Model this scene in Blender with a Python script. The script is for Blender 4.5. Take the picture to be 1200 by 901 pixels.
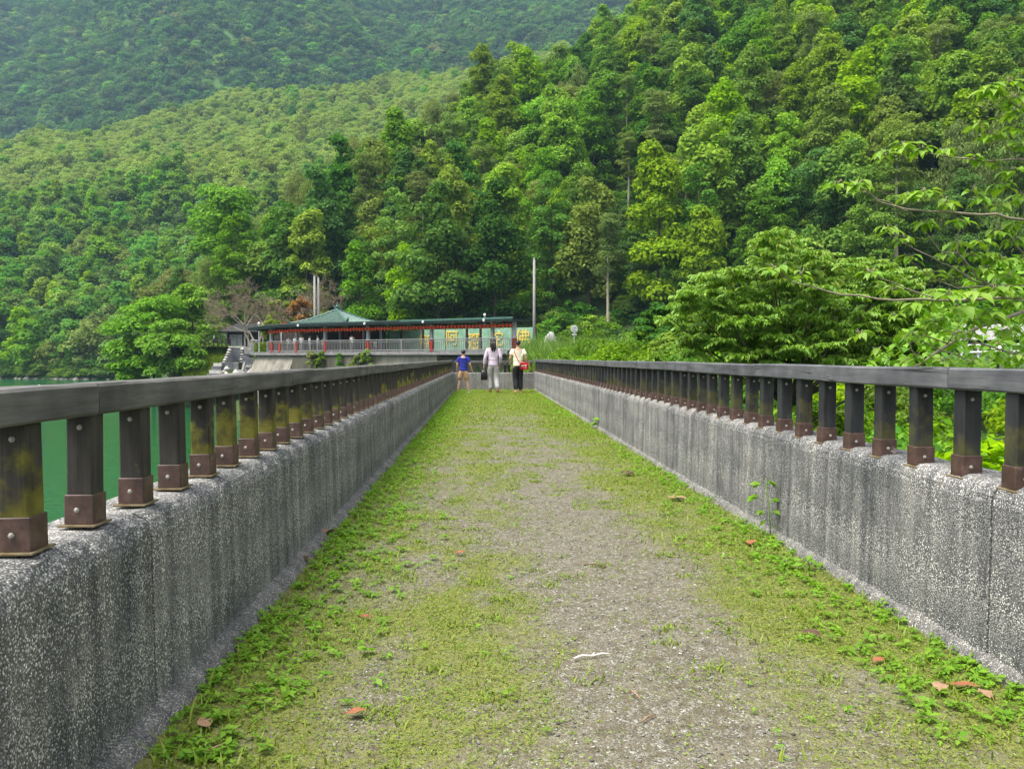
import bpy, bmesh, math, random
import numpy as np
from mathutils import Vector, Matrix, Euler

R = math.radians
PI = math.pi
S = bpy.context.scene
for o in list(bpy.data.objects):
    bpy.data.objects.remove(o)
C = S.collection
random.seed(7)
RNG = np.random.default_rng(11)

# ------------------------------------------------------------------ camera
FPX, CXP, CYP, EYE = 930.0, 600.0, 450.5, 1.05
YAW = math.atan((600 - 566) / FPX)
PITCH = math.atan((450.5 - 420) / FPX)
cam_d = bpy.data.cameras.new('camera')
cam = bpy.data.objects.new('camera', cam_d)
C.objects.link(cam)
cam.location = (0, 0, EYE)
cam.rotation_euler = (PI / 2 - PITCH, 0, -YAW)
cam_d.sensor_width = 36.0
cam_d.lens = FPX / 1200 * 36
cam_d.clip_start = 0.05
cam_d.clip_end = 6000
S.camera = cam
CAMR = cam.rotation_euler.to_matrix()

# ------------------------------------------------------------------ world, sun, exposure
SUN_EL, SUN_AZ = R(68), R(238)          # azimuth clockwise from +Y
W = bpy.data.worlds.new("World")
S.world = W
W.use_nodes = True
nt = W.node_tree
bg = nt.nodes['Background']
sky = nt.nodes.new('ShaderNodeTexSky')
sky.sky_type = 'NISHITA'
sky.sun_disc = False
sky.sun_elevation = SUN_EL
sky.sun_rotation = SUN_AZ
sky.air_density = 1.0
sky.dust_density = 4.0
sky.ozone_density = 1.0
hs = nt.nodes.new('ShaderNodeHueSaturation')     # cloud veil: the sky is near white
hs.inputs['Saturation'].default_value = 0.3
nt.links.new(sky.outputs[0], hs.inputs['Color'])
nt.links.new(hs.outputs[0], bg.inputs['Color'])
bg.inputs['Strength'].default_value = 0.11
sun_d = bpy.data.lights.new('sun', 'SUN')
sun_d.energy = 2.0
sun_d.angle = R(34)
sun_d.color = (1.0, 0.95, 0.87)
sun = bpy.data.objects.new('sun', sun_d)
C.objects.link(sun)
sd = Vector((math.sin(SUN_AZ) * math.cos(SUN_EL), math.cos(SUN_AZ) * math.cos(SUN_EL), math.sin(SUN_EL)))
sun.rotation_euler = sd.to_track_quat('Z', 'Y').to_euler()
S.view_settings.view_transform = 'Standard'
S.view_settings.look = 'None'
S.view_settings.gamma = 1.0
S.view_settings.exposure = 1.58
S.cycles.max_bounces = 6
S.cycles.diffuse_bounces = 3
S.cycles.glossy_bounces = 2
S.cycles.transmission_bounces = 3
S.cycles.transparent_max_bounces = 4
S.cycles.volume_bounces = 0

# ------------------------------------------------------------------ helpers
def pix(x, y, Z):
    """the point at depth Z along the bridge that the photograph shows at pixel x, y"""
    d = CAMR @ Vector(((x - CXP) / FPX, (CYP - y) / FPX, -1))
    return Vector((0, 0, EYE)) + d * (Z / d.y)

def pixg(x, y, z=0.0):
    d = CAMR @ Vector(((x - CXP) / FPX, (CYP - y) / FPX, -1))
    return Vector((0, 0, EYE)) + d * ((z - EYE) / d.z)

def proj(p):
    q = CAMR.transposed() @ (Vector(p) - Vector((0, 0, EYE)))
    if q.z >= -0.01:
        return (-9999, -9999)
    return (CXP + FPX * q.x / -q.z, CYP - FPX * q.y / -q.z)

def smooth(v, a, b):
    t = np.clip((np.asarray(v, float) - a) / (b - a), 0, 1)
    return t * t * (3 - 2 * t)

def vnoise(x, y, seed=0):
    x = np.asarray(x, float); y = np.asarray(y, float)
    xi = np.floor(x).astype(np.int64); yi = np.floor(y).astype(np.int64)
    fx = x - xi; fy = y - yi
    fx = fx * fx * (3 - 2 * fx); fy = fy * fy * (3 - 2 * fy)
    def h(a, b):
        n = (a * 374761393 + b * 668265263 + seed * 144664913) & 0x7fffffff
        n = ((n ^ (n >> 13)) * 1274126177) & 0x7fffffff
        return ((n ^ (n >> 16)) & 0xffff) / 65535.0
    return (h(xi, yi) * (1 - fx) + h(xi + 1, yi) * fx) * (1 - fy) + (h(xi, yi + 1) * (1 - fx) + h(xi + 1, yi + 1) * fx) * fy

def fbm(x, y, seed=0, octv=3):
    s = 0; a = 1.0; t = 0
    for i in range(octv):
        s = s + a * vnoise(np.asarray(x) * 2 ** i, np.asarray(y) * 2 ** i, seed + i); t += a; a *= .5
    return s / t

def fast_mesh(name, V, Q, mats=(), smooth_f=False, tri=False):
    V = np.ascontiguousarray(V, np.float32); Q = np.ascontiguousarray(Q, np.int32)
    k = Q.shape[1]
    me = bpy.data.meshes.new(name)
    me.vertices.add(len(V)); me.vertices.foreach_set('co', V.ravel())
    me.loops.add(Q.size); me.loops.foreach_set('vertex_index', Q.ravel())
    me.polygons.add(len(Q))
    me.polygons.foreach_set('loop_start', np.arange(0, Q.size, k, dtype=np.int32))
    me.polygons.foreach_set('loop_total', np.full(len(Q), k, np.int32))
    me.update(calc_edges=True)
    if smooth_f:
        me.polygons.foreach_set('use_smooth', np.ones(len(Q), bool))
    for m in (mats if isinstance(mats, (list, tuple)) else [mats]):
        me.materials.append(m)
    return me

class MB:
    """collects shapes into one mesh"""
    def __init__(s):
        s.v = []; s.f = []; s.m = []
    def add(s, vs, fs, mi=0):
        o = len(s.v)
        s.v += [tuple(p) for p in vs]
        s.f += [tuple(i + o for i in f) for f in fs]
        s.m += [mi] * len(fs)
        return s
    def box(s, x0, x1, y0, y1, z0, z1, mi=0):
        return s.add([(x0, y0, z0), (x1, y0, z0), (x1, y1, z0), (x0, y1, z0), (x0, y0, z1), (x1, y0, z1), (x1, y1, z1), (x0, y1, z1)],
                     [(0, 3, 2, 1), (4, 5, 6, 7), (0, 1, 5, 4), (1, 2, 6, 5), (2, 3, 7, 6), (3, 0, 4, 7)], mi)
    def bbox(s, x0, x1, y0, y1, z0, z1, b, mi=0):
        """a box with all edges chamfered"""
        vs = []; idx = {}
        X = (x0, x1); Y = (y0, y1); Zs = (z0, z1)
        for i in (0, 1):
            for j in (0, 1):
                for k in (0, 1):
                    sx, sy, sz = (b, -b)[i], (b, -b)[j], (b, -b)[k]
                    for a in range(3):
                        p = [X[i] + sx, Y[j] + sy, Zs[k] + sz]
                        p[a] = (X[i], Y[j], Zs[k])[a]
                        idx[i, j, k, a] = len(vs); vs.append(tuple(p))
        fs = []
        I = lambda i, j, k, a: idx[i, j, k, a]
        for i in (0, 1): fs.append([I(i, 0, 0, 0), I(i, 1, 0, 0), I(i, 1, 1, 0), I(i, 0, 1, 0)][::(1 if i else -1)])
        for j in (0, 1): fs.append([I(0, j, 0, 1), I(0, j, 1, 1), I(1, j, 1, 1), I(1, j, 0, 1)][::(1 if j else -1)])
        for k in (0, 1): fs.append([I(0, 0, k, 2), I(1, 0, k, 2), I(1, 1, k, 2), I(0, 1, k, 2)][::(1 if k else -1)])
        for j in (0, 1):
            for k in (0, 1): fs.append([I(0, j, k, 1), I(1, j, k, 1), I(1, j, k, 2), I(0, j, k, 2)][::(1 if j == k else -1)])
        for i in (0, 1):
            for k in (0, 1): fs.append([I(i, 0, k, 0), I(i, 1, k, 0), I(i, 1, k, 2), I(i, 0, k, 2)][::(1 if i != k else -1)])
        for i in (0, 1):
            for j in (0, 1): fs.append([I(i, j, 0, 0), I(i, j, 1, 0), I(i, j, 1, 1), I(i, j, 0, 1)][::(1 if i == j else -1)])
        for i in (0, 1):
            for j in (0, 1):
                for k in (0, 1):
                    fs.append([I(i, j, k, 0), I(i, j, k, 1), I(i, j, k, 2)][::(1 if (i + j + k) % 2 else -1)])
        return s.add(vs, fs, mi)
    def tube(s, pts, rad, n=6, mi=0, cap=True):
        pts = [Vector(p) for p in pts]
        if not hasattr(rad, '__len__'): rad = [rad] * len(pts)
        vs = []; ref = None
        for i, p in enumerate(pts):
            t = (pts[min(i + 1, len(pts) - 1)] - pts[max(i - 1, 0)])
            t = t.normalized() if t.length > 1e-9 else Vector((0, 0, 1))
            if ref is None:
                ref = t.orthogonal().normalized()
            ref = (ref - t * ref.dot(t))
            ref = ref.normalized() if ref.length > 1e-6 else t.orthogonal().normalized()
            b = t.cross(ref)
            for k in range(n):
                a = 2 * PI * k / n
                vs.append(p + (ref * math.cos(a) + b * math.sin(a)) * rad[i])
        fs = []
        for i in range(len(pts) - 1):
            for k in range(n):
                a = i * n + k; b2 = i * n + (k + 1) % n
                fs.append((a, b2, b2 + n, a + n))
        if cap:
            fs.append(tuple(range(n))[::-1]); fs.append(tuple((len(pts) - 1) * n + k for k in range(n)))
        return s.add(vs, fs, mi)
    def lathe(s, prof, c=(0, 0, 0), n=12, mi=0):
        vs = []; fs = []
        for r, z in prof:
            for k in range(n):
                a = 2 * PI * k / n
                vs.append((c[0] + r * math.cos(a), c[1] + r * math.sin(a), c[2] + z))
        for i in range(len(prof) - 1):
            for k in range(n):
                a = i * n + k; b = i * n + (k + 1) % n
                fs.append((a, b, b + n, a + n))
        fs.append(tuple(range(n))[::-1]); fs.append(tuple((len(prof) - 1) * n + k for k in range(n)))
        return s.add(vs, fs, mi)
    def mesh(s, name, mats, sm=False):
        me = bpy.data.meshes.new(name)
        me.from_pydata(s.v, [], s.f)
        for m in (mats if isinstance(mats, (list, tuple)) else [mats]): me.materials.append(m)
        me.polygons.foreach_set('material_index', s.m)
        if sm: me.polygons.foreach_set('use_smooth', [True] * len(s.f))
        me.update()
        return me
    def build(s, name, mats, parent=None, sm=False):
        return link(name, s.mesh(name, mats, sm), parent)

def link(name, me, parent=None, loc=None, rz=None, sc=None):
    o = bpy.data.objects.new(name, me)
    C.objects.link(o)
    if parent is not None: o.parent = parent
    if loc is not None: o.location = loc
    if rz is not None: o.rotation_euler = (0, 0, rz)
    if sc is not None: o.scale = (sc, sc, sc) if not hasattr(sc, '__len__') else sc
    return o

def tag(o, label, cat, group=None):
    o['label'] = label; o['category'] = cat
    if group: o['group'] = group
    return o

def empty(name, loc, label, cat, group=None, rz=0.0):
    o = bpy.data.objects.new(name, None)
    C.objects.link(o); o.location = loc; o.rotation_euler = (0, 0, rz)
    o.empty_display_size = .1
    return tag(o, label, cat, group)

def kind(o, k):
    o['kind'] = k
    return o

def copy_tree(o, parent=None):
    c = o.copy(); C.objects.link(c)
    if parent is not None: c.parent = parent
    for ch in list(o.children): copy_tree(ch, c)
    return c

# ------------------------------------------------------------------ materials
class NT:
    def __init__(s, name):
        s.m = bpy.data.materials.new(name); s.m.use_nodes = True
        s.t = s.m.node_tree; s.p = s.t.nodes['Principled BSDF']; s.out = s.t.nodes['Material Output']
    def n(s, typ, **kw):
        nd = s.t.nodes.new('ShaderNode' + typ)
        for k, v in kw.items():
            if hasattr(nd, k): setattr(nd, k, v)
            else: nd.inputs[k.replace('_', ' ')].default_value = v
        return nd
    def l(s, a, b): s.t.links.new(a, b)
    def coord(s, out='Object', scale=(1, 1, 1)):
        tc = s.n('TexCoord'); mp = s.n('Mapping'); mp.inputs['Scale'].default_value = scale
        s.l(tc.outputs[out], mp.inputs['Vector']); return mp.outputs[0]
    def noise(s, vec, scale, detail=4, rough=.6):
        nd = s.n('TexNoise'); nd.inputs['Scale'].default_value = scale
        nd.inputs['Detail'].default_value = detail; nd.inputs['Roughness'].default_value = rough
        if vec is not None: s.l(vec, nd.inputs['Vector'])
        return nd.outputs['Fac']
    def ramp(s, fac, stops, interp='LINEAR'):
        nd = s.n('ValToRGB'); cr = nd.color_ramp; cr.interpolation = interp
        while len(cr.elements) > len(stops): cr.elements.remove(cr.elements[-1])
        while len(cr.elements) < len(stops): cr.elements.new(.5)
        for e, (p, c) in zip(cr.elements, stops):
            e.position = p; e.color = (*c, 1) if hasattr(c, '__len__') else (c, c, c, 1)
        s.l(fac, nd.inputs[0]); return nd.outputs[0]
    def mix(s, fac, a, b, mode='MIX'):
        nd = s.n('Mix', data_type='RGBA'); nd.blend_type = mode
        for v, i in ((fac, 0), (a, 6), (b, 7)):
            if hasattr(v, 'is_linked') or hasattr(v, 'links'): s.l(v, nd.inputs[i])
            elif i == 0: nd.inputs[0].default_value = v
            else: nd.inputs[i].default_value = (*v, 1)
        return nd.outputs[2]
    def math(s, op, a, b=0.0, clamp=False):
        nd = s.n('Math', operation=op); nd.use_clamp = clamp
        for v, i in ((a, 0), (b, 1)):
            if hasattr(v, 'links'): s.l(v, nd.inputs[i])
            else: nd.inputs[i].default_value = v
        return nd.outputs[0]
    def bump(s, h, strength, dist):
        nd = s.n('Bump'); nd.inputs['Strength'].default_value = strength; nd.inputs['Distance'].default_value = dist
        s.l(h, nd.inputs['Height']); s.l(nd.outputs[0], s.p.inputs['Normal']); return nd
    def base(s, c):
        if hasattr(c, 'links'): s.l(c, s.p.inputs['Base Color'])
        else: s.p.inputs['Base Color'].default_value = (*c, 1)
    def rough(s, r):
        if hasattr(r, 'links'): s.l(r, s.p.inputs['Roughness'])
        else: s.p.inputs['Roughness'].default_value = r

def noisy(name, c1, c2, scale=5, rough=.8, bump=.3, dist=.01, stretch=(1, 1, 1), metal=0.0, spec=.3, det=5):
    t = NT(name); v = t.coord('Object', stretch)
    f = t.noise(v, scale, det); t.base(t.ramp(f, [(.3, c1), (.7, c2)]))
    t.rough(rough); t.p.inputs['Metallic'].default_value = metal; t.p.inputs['Specular IOR Level'].default_value = spec
    if bump: t.bump(f, bump, dist)
    return t.m

def leafy(name, c1, c2, trans=.34, rough=.55, tipc=None, vary=.62, spec=.25):
    """foliage: colour varies from leaf to leaf and from plant to plant, some light passes through the leaf"""
    t = NT(name)
    g = t.n('NewGeometry'); oi = t.n('ObjectInfo')
    col = t.ramp(g.outputs['Random Per Island'], [(0, c1), (1, c2)])
    hsv = t.n('HueSaturation')
    hv = t.math('MULTIPLY_ADD', oi.outputs['Random'], .035 * vary * 2)
    t.t.nodes[-1].inputs[2].default_value = .5 - .052 * vary
    t.l(hv, hsv.inputs['Hue'])
    r2 = t.math('FRACT', t.math('MULTIPLY', oi.outputs['Random'], 7.31))
    vv = t.math('MULTIPLY_ADD', r2, .8 * vary)
    t.t.nodes[-1].inputs[2].default_value = 1 - .4 * vary
    t.l(vv, hsv.inputs['Value'])
    r3 = t.math('FRACT', t.math('MULTIPLY', oi.outputs['Random'], 3.77))
    sv = t.math('MULTIPLY_ADD', r3, .3 * vary)
    t.t.nodes[-1].inputs[2].default_value = 1 - .2 * vary
    t.l(sv, hsv.inputs['Saturation'])
    t.l(col, hsv.inputs['Color'])
    t.base(hsv.outputs[0]); t.rough(rough); t.p.inputs['Specular IOR Level'].default_value = spec
    tr = t.n('BsdfTranslucent')
    br = t.mix(1.0, hsv.outputs[0], (1.25, 1.25, .55), 'MULTIPLY')
    t.l(br, tr.inputs['Color'])
    mx = t.n('MixShader'); mx.inputs[0].default_value = trans
    t.l(t.p.outputs[0], mx.inputs[1]); t.l(tr.outputs[0], mx.inputs[2])
    t.l(mx.outputs[0], t.out.inputs['Surface'])
    return t.m

M = {}
# pebble-dash concrete of the parapets
def pebble(dirty=0.0):
    t = NT('exposed_aggregate' if not dirty else 'soiled_aggregate')
    v = t.coord('Object')
    wn = t.n('TexNoise'); wn.inputs['Scale'].default_value = 60; t.l(v, wn.inputs['Vector'])
    vm = t.n('VectorMath', operation='MULTIPLY_ADD'); t.l(wn.outputs['Color'], vm.inputs[0]); vm.inputs[1].default_value = (.003,) * 3
    t.l(v, vm.inputs[2])
    vo = t.n('TexVoronoi'); vo.inputs['Scale'].default_value = 200; vo.inputs['Randomness'].default_value = 1; t.l(vm.outputs[0], vo.inputs['Vector'])
    sep = t.n('SeparateColor'); t.l(vo.outputs['Color'], sep.inputs[0])
    stone = t.ramp(sep.outputs[0], [(0, (.07, .071, .072)), (.35, (.15, .151, .152)), (.62, (.26, .257, .25)), (.86, (.42, .41, .395)), (1, (.72, .71, .68))])
    gap = t.ramp(vo.outputs['Distance'], [(.42, 1.0), (.7, 0.0)])
    col = t.mix(gap, (.09, .09, .09), stone)
    # vertical run-off streaks, dirt and lime
    st = t.noise(t.coord('Object', (1.2, 5.5, .32)), 1.9, 5, .65)
    col = t.mix(1.0, col, t.ramp(st, [(.34, (.72, .73, .74)), (.5, (1.06, 1.06, 1.05)), (.66, (1.3, 1.28, 1.24))]), 'MULTIPLY')
    sf = t.noise(t.coord('Object', (1.0, 15, .22)), 1.3, 3, .5)
    col = t.mix(1.0, col, t.ramp(sf, [(.36, (.8, .81, .82)), (.6, (1.15, 1.14, 1.12))]), 'MULTIPLY')
    lime = t.noise(t.coord('Object', (1, 3.2, .6)), 2.2, 4)
    col = t.mix(t.math('MULTIPLY', t.ramp(lime, [(.55, 0.0), (.75, 1.0)]), .25), col, (.42, .41, .39))
    big = t.noise(t.coord('Object'), 1.1, 3)
    col = t.mix(1.0, col, t.ramp(t.noise(t.coord('Object', (1, 1.6, .8)), 1.5, 5, .7), [(.36, (.66, .68, .70)), (.54, (1.12, 1.11, 1.09))]), 'MULTIPLY')
    moss = t.ramp(t.noise(t.coord('Object', (1, 1, 2)), 4, 5), [(.62, 0.0), (.8, .5)])
    col = t.mix(moss, col, (.09, .1, .055))
    if dirty:
        dn = t.noise(t.coord('Object', (1, .5, 1)), 14, 5, .7)
        col = t.mix(t.ramp(dn, [(.3, dirty), (.7, dirty * .55)]), col, t.ramp(dn, [(.3, (.075, .07, .06)), (.7, (.16, .148, .13))]))
    t.base(col); t.rough(.85); t.p.inputs['Specular IOR Level'].default_value = .25
    b = t.math('MULTIPLY', vo.outputs['Distance'], -1.0)
    t.bump(b, .55, .006)
    return t.m
M['pebble'] = pebble(); M['footing'] = pebble(.5)

def ground_mat():
    t = NT('gravel_and_moss')
    v = t.coord('Object')
    vo = t.n('TexVoronoi'); vo.inputs['Scale'].default_value = 150; t.l(v, vo.inputs['Vector'])
    sep = t.n('SeparateColor'); t.l(vo.outputs['Color'], sep.inputs[0])
    stone = t.ramp(sep.outputs[0], [(0, (.085, .08, .062)), (.5, (.175, .161, .125)), (.88, (.26, .25, .215)), (1, (.45, .44, .40))])
    n1 = t.noise(v, 9, 6, .7)
    soil = t.ramp(n1, [(.3, (.075, .064, .040)), (.7, (.195, .175, .118))])
    n2 = t.noise(v, 26, 5, .75)
    col = t.mix(t.ramp(n2, [(.42, 0.0), (.58, 1.0)]), soil, stone)
    at = t.n('Attribute'); at.attribute_name = 'cover'
    nm = t.noise(v, 13, 6, .75)
    nm2 = t.noise(v, 70, 4, .8)
    f = t.math('ADD', at.outputs['Fac'], t.math('MULTIPLY_ADD', nm, 1.9)); t.t.nodes[-2].inputs[2].default_value = -1.0
    f = t.math('ADD', f, t.math('MULTIPLY', t.math('SUBTRACT', nm2, .5), 1.8))
    mossc = t.ramp(nm2, [(.3, (.080, .098, .018)), (.55, (.175, .195, .036)), (.75, (.27, .27, .07))])
    col = t.mix(t.ramp(f, [(.36, 0.0), (.82, .80)]), col, mossc)
    t.base(col); t.rough(.95); t.p.inputs['Specular IOR Level'].default_value = .1
    hgt = t.math('ADD', t.math('MULTIPLY', vo.outputs['Distance'], -.6), t.math('MULTIPLY', n2, 1.4))
    t.bump(hgt, .8, .012)
    return t.m
M['deck'] = ground_mat()

def wood_mat(name, c1, c2, moss=0.0, axis=1):
    t = NT(name)
    sc = [14, 14, 14]; sc[axis] = .9
    v = t.coord('Object', tuple(sc))
    oi = t.n('ObjectInfo')
    va = t.n('VectorMath', operation='ADD'); t.l(v, va.inputs[0])
    cmb = t.n('CombineXYZ')
    for i in range(3): t.l(t.math('MULTIPLY', oi.outputs['Random'], 40.0 + 13 * i), cmb.inputs[i])
    t.l(cmb.outputs[0], va.inputs[1])
    g = t.noise(va.outputs[0], 2.2, 7, .7)
    col = t.ramp(g, [(.25, c1), (.5, tuple((a + b) / 2 for a, b in zip(c1, c2))), (.75, c2)])
    v2 = t.n('VectorMath', operation='ADD'); t.l(t.coord('Object'), v2.inputs[0]); t.l(cmb.outputs[0], v2.inputs[1])
    pat = t.noise(v2.outputs[0], 5, 4, .6)
    col = t.mix(1.0, col, t.ramp(pat, [(.3, (.65, .65, .66)), (.7, (1.35, 1.32, 1.28))]), 'MULTIPLY')
    cr_s = [40, 40, 40]; cr_s[axis] = 1.1
    cv = t.n('VectorMath', operation='ADD'); t.l(t.coord('Object', tuple(cr_s)), cv.inputs[0]); t.l(cmb.outputs[0], cv.inputs[1])
    cn = t.noise(cv.outputs[0], .55, 2, .4)
    crack = t.ramp(cn, [(.485, 0.0), (.497, 1.0), (.503, 1.0), (.515, 0.0)])
    cm = t.ramp(t.noise(v2.outputs[0], 3.1, 2), [(.5, 0.0), (.62, 1.0)])
    ck = t.math('MULTIPLY', crack, cm)
    col = t.mix(t.math('MULTIPLY', ck, .85), col, (.012, .011, .010))
    if moss:
        mz = t.n('SeparateXYZ'); t.l(t.coord('Object'), mz.inputs[0])
        mn = t.noise(v2.outputs[0], 11, 4, .6)
        low = t.math('MULTIPLY_ADD', mz.outputs[2], -2.2); t.t.nodes[-1].inputs[2].default_value = .28
        f = t.math('ADD', t.math('ADD', mn, low), t.math('MULTIPLY', t.math('SUBTRACT', oi.outputs['Random'], .42), .4))
        col = t.mix(t.math('MULTIPLY', t.ramp(f, [(.47, 0.0), (.64, 1.0)]), moss), col, t.ramp(mn, [(.35, (.07, .065, .008)), (.65, (.2, .185, .02))]))
    t.base(col); t.rough(.75); t.p.inputs['Specular IOR Level'].default_value = .3
    hh = t.math('SUBTRACT', g, t.math('MULTIPLY', ck, 1.5))
    t.bump(hh, .35, .006)
    return t.m
M['rail_left'] = wood_mat('weathered_rail', (.05, .049, .047), (.17, .166, .158))
M['rail_right'] = wood_mat('grey_rail', (.055, .058, .065), (.15, .155, .165))
M['post_left'] = wood_mat('mossy_post', (.015, .013, .011), (.062, .056, .049), moss=.8, axis=2)
M['post_right'] = wood_mat('dark_post', (.012, .013, .014), (.042, .045, .048), moss=.25, axis=2)
def shoe_mat():
    t = NT('rusty_brown_metal'); oi = t.n('ObjectInfo')
    v2 = t.n('VectorMath', operation='ADD'); t.l(t.coord('Object'), v2.inputs[0])
    cmb = t.n('CombineXYZ'); t.l(t.math('MULTIPLY', oi.outputs['Random'], 60.0), cmb.inputs[0]); t.l(cmb.outputs[0], v2.inputs[1])
    n = t.noise(v2.outputs[0], 22, 6, .7)
    col = t.ramp(n, [(.25, (.028, .017, .012)), (.5, (.072, .038, .029)), (.75, (.14, .085, .066))])
    n2 = t.noise(v2.outputs[0], 9, 4, .7)
    col = t.mix(t.ramp(n2, [(.66, 0.0), (.7, .7)]), col, (.33, .29, .26))
    t.base(col); t.rough(.55); t.bump(n, .25, .003)
    return t.m
M['shoe'] = shoe_mat()
M['plate'] = noisy('rusty_plate', (.09, .06, .02), (.25, .2, .12), 25, .7, .3, .002)
M['bolt'] = noisy('zinc_bolt', (.2, .19, .16), (.42, .40, .35), 60, .55, .1, .001, metal=.4)
M['bark'] = noisy('bark', (.045, .036, .026), (.12, .1, .075), 6, .9, .5, .02, (1, 1, .25))
M['pale_bark'] = noisy('pale_bark', (.22, .19, .14), (.42, .38, .29), 5, .85, .3, .02, (1, 1, .2))
M['twig'] = noisy('sapling_bark', (.15, .125, .085), (.32, .27, .2), 30, .8, .3, .004)
M['grey_twig'] = noisy('bare_twig', (.13, .098, .066), (.27, .21, .145), 4, .9, .2, .01)
M['soil'] = noisy('forest_floor', (.020, .042, .009), (.048, .085, .018), .35, .95, .4, .3)
M['hill_floor'] = noisy('hill_floor', (.030, .085, .012), (.075, .15, .025), .12, .95, .4, .3)
M['bank'] = noisy('bank_turf', (.035, .05, .012), (.10, .12, .03), .6, .95, .4, .1)
M['concrete'] = noisy('stained_concrete', (.13, .12, .10), (.31, .29, .24), 1.6, .9, .25, .02, (1, 1, .25))
M['dark_concrete'] = noisy('mossy_concrete', (.04, .042, .03), (.13, .12, .09), 1.4, .9, .25, .02, (1, 1, .3))
M['slab'] = noisy('slab_concrete', (.12, .12, .12), (.24, .235, .23), 3, .9, .2, .01)
M['stone'] = noisy('grey_stone', (.13, .13, .13), (.36, .35, .33), 3.5, .85, .5, .04)
M['slate'] = noisy('dark_slate', (.07, .075, .085), (.17, .175, .19), 2.5, .7, .3, .03)
M['stele'] = noisy('grey_stele', (.22, .215, .21), (.42, .41, .39), 3, .85, .4, .03)
M['pale_stone'] = noisy('pale_stone', (.38, .36, .33), (.62, .6, .56), 3, .85, .4, .03)
M['rock'] = noisy('shore_rock', (.12, .11, .09), (.34, .32, .27), 1.2, .9, .6, .1)
M['pebbles'] = noisy('gravel_stone', (.10, .095, .085), (.42, .4, .37), 7, .85, .1, .002, det=1)
M['grey_paint'] = noisy('grey_painted_metal', (.15, .15, .15), (.24, .24, .235), 3, .5, .05, .002)
M['column'] = noisy('column_grey', (.36, .37, .4), (.52, .53, .56), 3, .6, .05, .002)
M['red_paint'] = noisy('red_paint', (.24, .022, .016), (.36, .045, .03), 4, .55, .05, .002)
M['lantern'] = noisy('red_lantern', (.55, .03, .012), (.72, .07, .025), 4, .6, .05, .002)
M['gold'] = noisy('yellow_paint', (.62, .44, .06), (.78, .6, .16), 6, .55, .1, .003)
M['teal_dark'] = noisy('dark_green_fascia', (.012, .022, .022), (.03, .05, .047), 3, .6, .05, .002)
M['teal'] = noisy('green_roof_edge', (.035, .09, .075), (.06, .14, .11), 3, .5, .05, .002)
M['tile_row'] = noisy('pale_tile_row', (.07, .125, .10), (.16, .24, .195), 5, .5, .1, .01)
M['tile'] = noisy('green_glazed_tile', (.018, .06, .045), (.05, .13, .095), 5, .45, .1, .01)
M['mural'] = noisy('mural_green', (.12, .30, .19), (.30, .46, .33), 1.3, .6, .05, .002)
M['black'] = noisy('black_plastic', (.008, .008, .009), (.02, .02, .022), 6, .5, .1, .003)
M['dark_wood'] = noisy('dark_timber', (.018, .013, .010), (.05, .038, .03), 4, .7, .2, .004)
M['pole'] = noisy('pole_concrete', (.2, .195, .185), (.34, .33, .31), 2, .85, .1, .005, (1, 1, .3))
M['sign_back'] = noisy('sign_aluminium', (.42, .43, .45), (.58, .59, .6), 4, .45, .05, .002, metal=.3)
M['white_paint'] = noisy('white_paint', (.6, .6, .6), (.8, .8, .79), 5, .5, .05, .002)
M['glass'] = noisy('window_glass', (.25, .28, .3), (.45, .48, .5), 1, .15, 0, 0)
M['skin'] = noisy('skin', (.43, .25, .17), (.52, .32, .22), 9, .55, .05, .001)
M['hair'] = noisy('black_hair', (.006, .005, .005), (.022, .018, .016), 30, .45, .4, .004, (1, 1, .15))
M['blue_cloth'] = noisy('blue_cotton', (.015, .022, .20), (.03, .042, .32), 12, .85, .3, .004)
M['tan_cloth'] = noisy('tan_cotton', (.42, .26, .14), (.55, .36, .2), 12, .85, .3, .004)
M['mauve_cloth'] = noisy('mauve_cotton', (.45, .37, .46), (.6, .51, .6), 10, .85, .4, .006)
M['grey_cloth'] = noisy('grey_cotton', (.27, .26, .26), (.4, .385, .38), 10, .85, .4, .006)
M['cream_cloth'] = noisy('cream_cotton', (.78, .7, .5), (.88, .82, .64), 10, .85, .3, .005)
M['black_cloth'] = noisy('black_cotton', (.008, .008, .010), (.02, .02, .024), 10, .85, .3, .005)
M['white_cloth'] = noisy('white_cotton', (.72, .72, .74), (.84, .84, .85), 10, .85, .3, .005)
M['pink_shoe'] = noisy('pink_shoe', (.5, .2, .2), (.62, .32, .3), 10, .6, .1, .002)
M['red_shoe'] = noisy('maroon_shoe', (.12, .03, .03), (.2, .05, .045), 10, .5, .1, .002)
M['teal_shoe'] = noisy('grey_shoe', (.2, .27, .3), (.45, .48, .5), 20, .6, .1, .002)
M['red_leather'] = noisy('red_leather', (.42, .012, .02), (.56, .025, .035), 14, .4, .15, .002)
M['black_leather'] = noisy('black_leather', (.006, .006, .007), (.016, .016, .018), 14, .4, .15, .002)
M['dead_leaf'] = noisy('dead_leaf', (.20, .065, .03), (.36, .15, .07), 25, .8, .2, .002)
M['dark_leaf'] = noisy('brown_leaf', (.055, .03, .02), (.13, .075, .05), 25, .8, .2, .002)
M['tan_leaf'] = noisy('tan_leaf', (.22, .13, .075), (.36, .24, .15), 25, .8, .2, .002)
M['stick'] = noisy('bleached_stick', (.6, .57, .5), (.78, .75, .68), 30, .8, .2, .002)
M['water'] = None
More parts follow.
